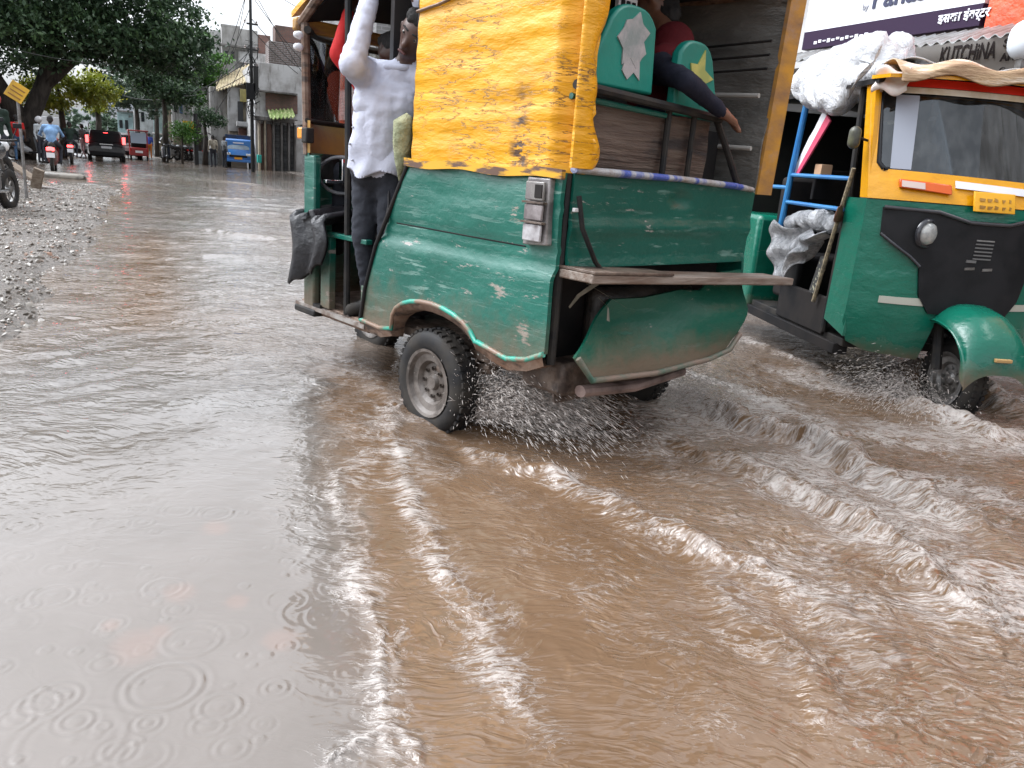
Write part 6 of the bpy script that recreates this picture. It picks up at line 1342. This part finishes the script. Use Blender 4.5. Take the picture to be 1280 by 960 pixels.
# scooter and motorcycle
def two_wheeler(name, label, loc, rz, paint, kind='scooter', lit=True, group=None, seat_h=.78):
    rt = thing(name, label, kind, loc, rz, group)
    rad = .24 if kind == 'scooter' else .3; wb = .62 if kind == 'scooter' else .66
    wheel(rt, (0, -wb, rad), rad, .10, steel, spokes=8 if kind != 'scooter' else 0); wheel(rt, (0, wb, rad), rad, .09, steel, spokes=8 if kind != 'scooter' else 0)
    if kind == 'scooter':
        mb = MB(); capsule(mb, (0, -.85, .66), (0, -.3, .56), .13, .17, 14); capsule(mb, (0, -.35, .5), (0, .0, .34), .16, .14, 12); mb.obj('rear_body', paint, rt, 180)
        MB().box(-.19, .19, -.05, .38, .26, .33).obj('footboard', blackplastic, rt, bevel=.02)
        MB().grid(lambda u, v: (-.21+.42*u, .40+.16*(1-(2*u-1)**2)-.10*v, .30+.62*v), 8, 8, (0, -.05, 0)).obj('leg_shield', paint, rt, 60)
        mb = MB(); capsule(mb, (-.08, .38, .98), (.08, .38, .98), .09, .09, 12); mb.obj('head_cowl', paint, rt, 180)
        mb = MB(); capsule(mb, (0, wb-.12, .38), (0, wb+.14, .36), .1, .09, 12); mb.obj('mudguard', paint, rt, 180)
    else:
        mb = MB(); capsule(mb, (0, .0, .82), (0, .32, .86), .13, .15, 14); mb.obj('fuel_tank', paint, rt, 180)
        mb = MB(); capsule(mb, (0, -.75, .80), (0, -.2, .68), .07, .1, 12); mb.obj('tail_body', paint, rt, 180)
        MB().tube([(0, .45, .85), (0, .2, .35), (0, -.15, .33), (0, -.25, .7)], .03, 8).obj('frame', black, rt)
        mb = MB(); capsule(mb, (0, .1, .38), (0, .15, .58), .14, .12, 12); mb.obj('engine', steel, rt, 60)
        MB().tube([(.16, .25, .3), (.17, -.3, .32), (.17, -.85, .4)], [.02, .035, .045], 8).obj('exhaust', chrome, rt)
        MB().grid(lambda u, v: (-.07+.14*u, -wb+.34*math.cos(math.pi*(.25+.6*v)), .3+.36*math.sin(math.pi*(.25+.6*v))), 3, 10, (0, 0, .01)).obj('rear_mudguard', black, rt, 60)
        mb = MB(); capsule(mb, (0, .52, .92), (0, .6, .92), .1, .09, 14); mb.obj('headlight', wl_, rt, 180)
    mb = MB(); capsule(mb, (0, -.62, seat_h+.02), (0, -.02, seat_h), .10, .12, 12, 1.2); mb.obj('seat', black, rt, 180)
    MB().tube([(0, wb, rad), (0, .42, .95)], .03, 8).obj('fork', steel, rt)
    MB().tube([(-.33, .30, 1.02), (-.15, .38, 1.0), (.15, .38, 1.0), (.33, .30, 1.02)], .018, 8).obj('handlebar', black, rt)
    for sg_ in (-1, 1):
        MB().tube([(sg_*.25, .33, 1.02), (sg_*.32, .36, 1.2)], .008, 6).obj('mirror_stalk', black, rt); MB().box(sg_*.32-.06, sg_*.32+.06, .35, .37, 1.18, 1.25).obj('mirror', blackplastic, rt, bevel=.01)
    MB().box(-.11, .11, -.98, -.88, .66, .76).obj('tail_light', redl if lit else redlens, rt, bevel=.02)
    MB().box(-.11, .11, -.99, -.96, .46, .60).obj('number_plate', signw, rt)
    return rt
RIDE = {k: (v[0], v[1]-.12, v[2]+.9) for k, v in SIT.items()} | dict(wrl=(-.28, .28, 1.08), wrr=(.28, .28, 1.08), ell=(-.32, .0, 1.12), elr=(.32, .0, 1.12), anl=(-.2, .12, .32), anr=(.2, .12, .32), tol=(-.2, .28, .26), tor=(.2, .28, .26), knl=(-.22, .28, .78), knr=(.22, .28, .78))
scp = pmat('silver_scooter', (.3, .31, .32), rough=.3, coat=.4); redp = pmat('red_scooter', (.3, .03, .03), (.22, .15, .14), 2, .3); blkp = pmat('black_bike_paint', (.015, .016, .02), rough=.2, coat=.5)
x, y = gl_(68, 215); two_wheeler('scooter', 'red and silver scooter ridden by the man in the pale blue shirt', (x, y, 0), R(2), redp)
person('scooter rider in a pale blue shirt seen from behind', RIDE, (bluec, trouser, skin_dk, black), (x, y, 0), R(2), .03, build=1.15)
x, y = gl_(90, 204); two_wheeler('motorcycle', 'dark motorcycle with red tail light, ridden just right of the blue-shirted rider', (x, y, 0), R(3), blkp, 'motorcycle')
person('motorcycle rider in dark green clothes', RIDE, (darkgr, trouser, skin_dk, black), (x, y, 0), R(3), .03)
x, y = gl_(208, 203); two_wheeler('scooter', 'dark scooter coming towards the viewer in the middle of the street', (x, y, 0), R(184), blkp, lit=False)
person('rider in white on the scooter in the middle of the street', RIDE, (whitec, whitec, skin_dk, black), (x, y, 0), R(184), .03, helmet=blkp)
x, y = gl_(44, 200); two_wheeler('scooter', 'parked silver scooter beside the tree trunk', (x-.2, y, .02), R(-70), scp, lit=False)
x, y = atY(10, 236, 13.2)[:2]; bk = two_wheeler('motorcycle', 'black motorcycle with white number plate parked at the left edge on the gravel bank', (x-.25, y, bank_h(np.array([x]), np.array([y]))[0]-.02), R(-14), blkp, 'motorcycle', lit=False)
x, y = atY(6, 190, 17)[:2]; two_wheeler('motorcycle', 'second black motorcycle behind the one at the left edge, showing its seat and mirrors', (x-.5, y, bank_h(np.array([x]), np.array([y]))[0]), R(-30), blkp, 'motorcycle', lit=False)
# row of parked motorcycles
for i, px in enumerate((218, 224, 230, 236, 241, 251)):
    x, y = gl_(px, 200.5+.3*i)
    lab = ['leftmost parked motorcycle of the row near the yellow sign', 'second parked motorcycle from the left in the row', 'third parked motorcycle from the left in the row', 'fourth parked motorcycle, just left of the sign pole', 'fifth parked motorcycle, at the foot of the sign pole', 'last parked motorcycle, next to the stall'][i]
    if i == 0: proto = two_wheeler('motorcycle', lab, (x, y, .02), R(110), blkp, 'motorcycle', False, 'motorcycles parked in a row')
    else: copy_tree(proto, None, (x, y, .02), R(95+20*(i % 3)), lab)
# walkers
x, y = gl_(25, 203); person('man in a red shirt and blue jeans walking away at the left', dict(wrl=(-.22, .12, .95)), (redc, jeans, skin_dk, skin_dk), (x, y, .02), R(8), .03, build=1.1, sleeve='short')
x, y = gl_(105, 199); person('walking person in grey top and pale trousers beside the dark car', dict(anl=(-.1, -.2, .09), tol=(-.12, -.05, .04), anr=(.1, .22, .09), tor=(.12, .36, .04)), (greyc, whitec, skin_dk, black), (x, y, .02), R(60), .03)
x, y = gl_(267, 210); person('person in beige shirt and dark trousers standing left of the blue truck', dict(), (beige, trouser, skin_dk, black), (x, y, .02), R(20), .03)
x, y = gl_(281, 210.5); person('person in grey standing at the front corner of the blue truck', dict(), (greyc, trouser, skin_dk, black), (x, y, .02), R(-60), .03)
x, y = atY(51, 190, 36)[:2]; person('person with a pale cap by the parked silver scooter', dict(), (pmat('pale_grey_cotton', (.35, .38, .4), rough=.9), trouser, skin_dk, black), (x, y, .02), R(-120), .03, helmet=whitec)
x, y = atY(187, 190, 58)[:2]; person('far person in blue top and orange skirt beside the red rickshaw', dict(), (pmat('royal_blue_cotton', (.03, .05, .25), rough=.9), orangec, skin_dk, black), (x, y, .02), 0, .035, s=.95)
x, y = atY(162, 190, 57)[:2]; person('far person in red at the left side of the red rickshaw', dict(), (redc, redc, skin_dk, black), (x, y, .0), 0, .035, s=.95)
x, y = atY(13, 190, 18)[:2]; person('man with red cap and dark clothes standing behind the parked motorcycle at the left edge', dict(), (darkgr, trouser, skin_dk, black), (x-.2, y, .1), R(-150), .026, helmet=pmat('red_cap', (.35, .03, .03), rough=.6))
# red e-rickshaw
x, y = atY(173, 193, 54)[:2]
er = thing('electric_rickshaw', 'small red passenger rickshaw far down the street', 'rickshaw', (x, y, -.03), R(3))
redv = pmat('red_vehicle_paint', (.3, .025, .025), rough=.35)
MB().box(-.5, .5, -1.3, .6, .28, .75).obj('body', redv, er, bevel=.05); MB().box(-.55, .55, -1.35, 1.0, 1.68, 1.75).obj('roof', redv, er, bevel=.03)
for sx_ in (-.48, .48):
    for yy in (-1.28, -.2, .85): MB().tube([(sx_, yy, .7), (sx_, yy, 1.7)], .025, 6).obj('roof_post', redv, er)
MB().box(-.42, .42, -1.3, -1.28, 1.0, 1.6).obj('rear_window', pmat('pale_blue_screen', (.4, .48, .6), rough=.3), er); MB().box(-.4, .4, -1.1, -.4, .75, 1.0).obj('seat', dark, er, bevel=.04)
MB().grid(lambda u, v: (-.4+.8*u, .6+.35*math.sin(math.pi*u), .3+.8*v), 10, 4, (0, -.03, 0)).obj('front_cowl', redv, er, 60)
for sx_ in (-.45, .45): wheel(er, (sx_, -.9, .22), .22, .09, steel); MB().box(sx_-.05, sx_+.05, -1.32, -1.3, .55, .68).obj('tail_light', redlens, er)
wheel(er, (0, .85, .22), .22, .09, steel); MB().box(-.2, .2, -1.33, -1.31, .45, .58).obj('number_plate', signw, er)
# blue mini truck
x, y = gl_(297, 210)
tkb = pmat('blue_truck_paint', (.03, .16, .5), (.04, .2, .55), 3, .3, coat=.4); tk = thing('mini_truck', 'light blue mini truck with dark blue cargo body parked facing the viewer', 'truck', (x+.15, y+.6, 0), R(172))
def cabS(u, v):
    pr = [(0.0, .35), (.06, .75), (-.02, 1.0), (-.35, 1.55), (-.55, 1.66)]
    k = v*(len(pr)-1); i = min(int(k), len(pr)-2); f_ = k-i; y_ = pr[i][0]+(pr[i+1][0]-pr[i][0])*f_; z_ = pr[i][1]+(pr[i+1][1]-pr[i][1])*f_
    tt = 2*u-1; return (tt*.74*(1-.04*v), .75+y_-.12*abs(tt)**4, z_)
MB().grid(cabS, 16, 16, (0, -.08, 0)).obj('cab_front', tkb, tk, 60); MB().box(-.73, .73, -.35, .55, .35, 1.62).obj('cab', tkb, tk, bevel=.06)
MB().grid(lambda u, v: tuple(Vector(cabS(.08+.84*u, .53+.2*v))+Vector((0, .012, .005))), 10, 4, (0, -.01, 0)).obj('windscreen', pmat('truck_glass', (.25, .33, .4), (.15, .18, .22), 2, .15), tk)
MB().box(-.3, .3, .60, .62, 1.40, 1.47).obj('windscreen_marks', inkw, tk)
MB().box(-.5, .5, .74, .83, .62, .74).obj('grille', blackplastic, tk, bevel=.02); MB().box(-.74, .74, .70, .84, .34, .5).obj('bumper', tkb, tk, bevel=.03); MB().box(-.22, .22, .845, .86, .5, .62).obj('number_plate', pmat('plate_orange', (.75, .33, .02), rough=.4), tk)
for sx_ in (-.56, .56): MB().box(sx_-.13, sx_+.13, .72, .82, .72, .86).obj('headlight', wl_, tk, bevel=.03); MB().tube([(sx_*1.3, .4, 1.1), (sx_*1.6, .5, 1.2)], .015).obj('mirror_arm', black, tk)
MB().box(-.78, .78, -2.5, -.4, .6, .66).obj('cargo_floor', pmat('dark_blue_steel', (.015, .05, .12), (.02, .03, .06), 3, .5), tk)
for a_ in ((-.80, -.76, -2.5, -.4, .66, 1.88), (.76, .80, -2.5, -.4, .66, 1.88), (-.76, .76, -.44, -.4, .66, 1.90), (-.76, .76, -2.5, -2.46, .66, 1.88)): MB().box(*a_).obj('cargo_side', MATS['dark_blue_steel'], tk, bevel=.01)
for sx_ in (-.62, .62):
    for yy in (.25, -1.6): wheel(tk, (sx_, yy, .27), .27, .15, steel)
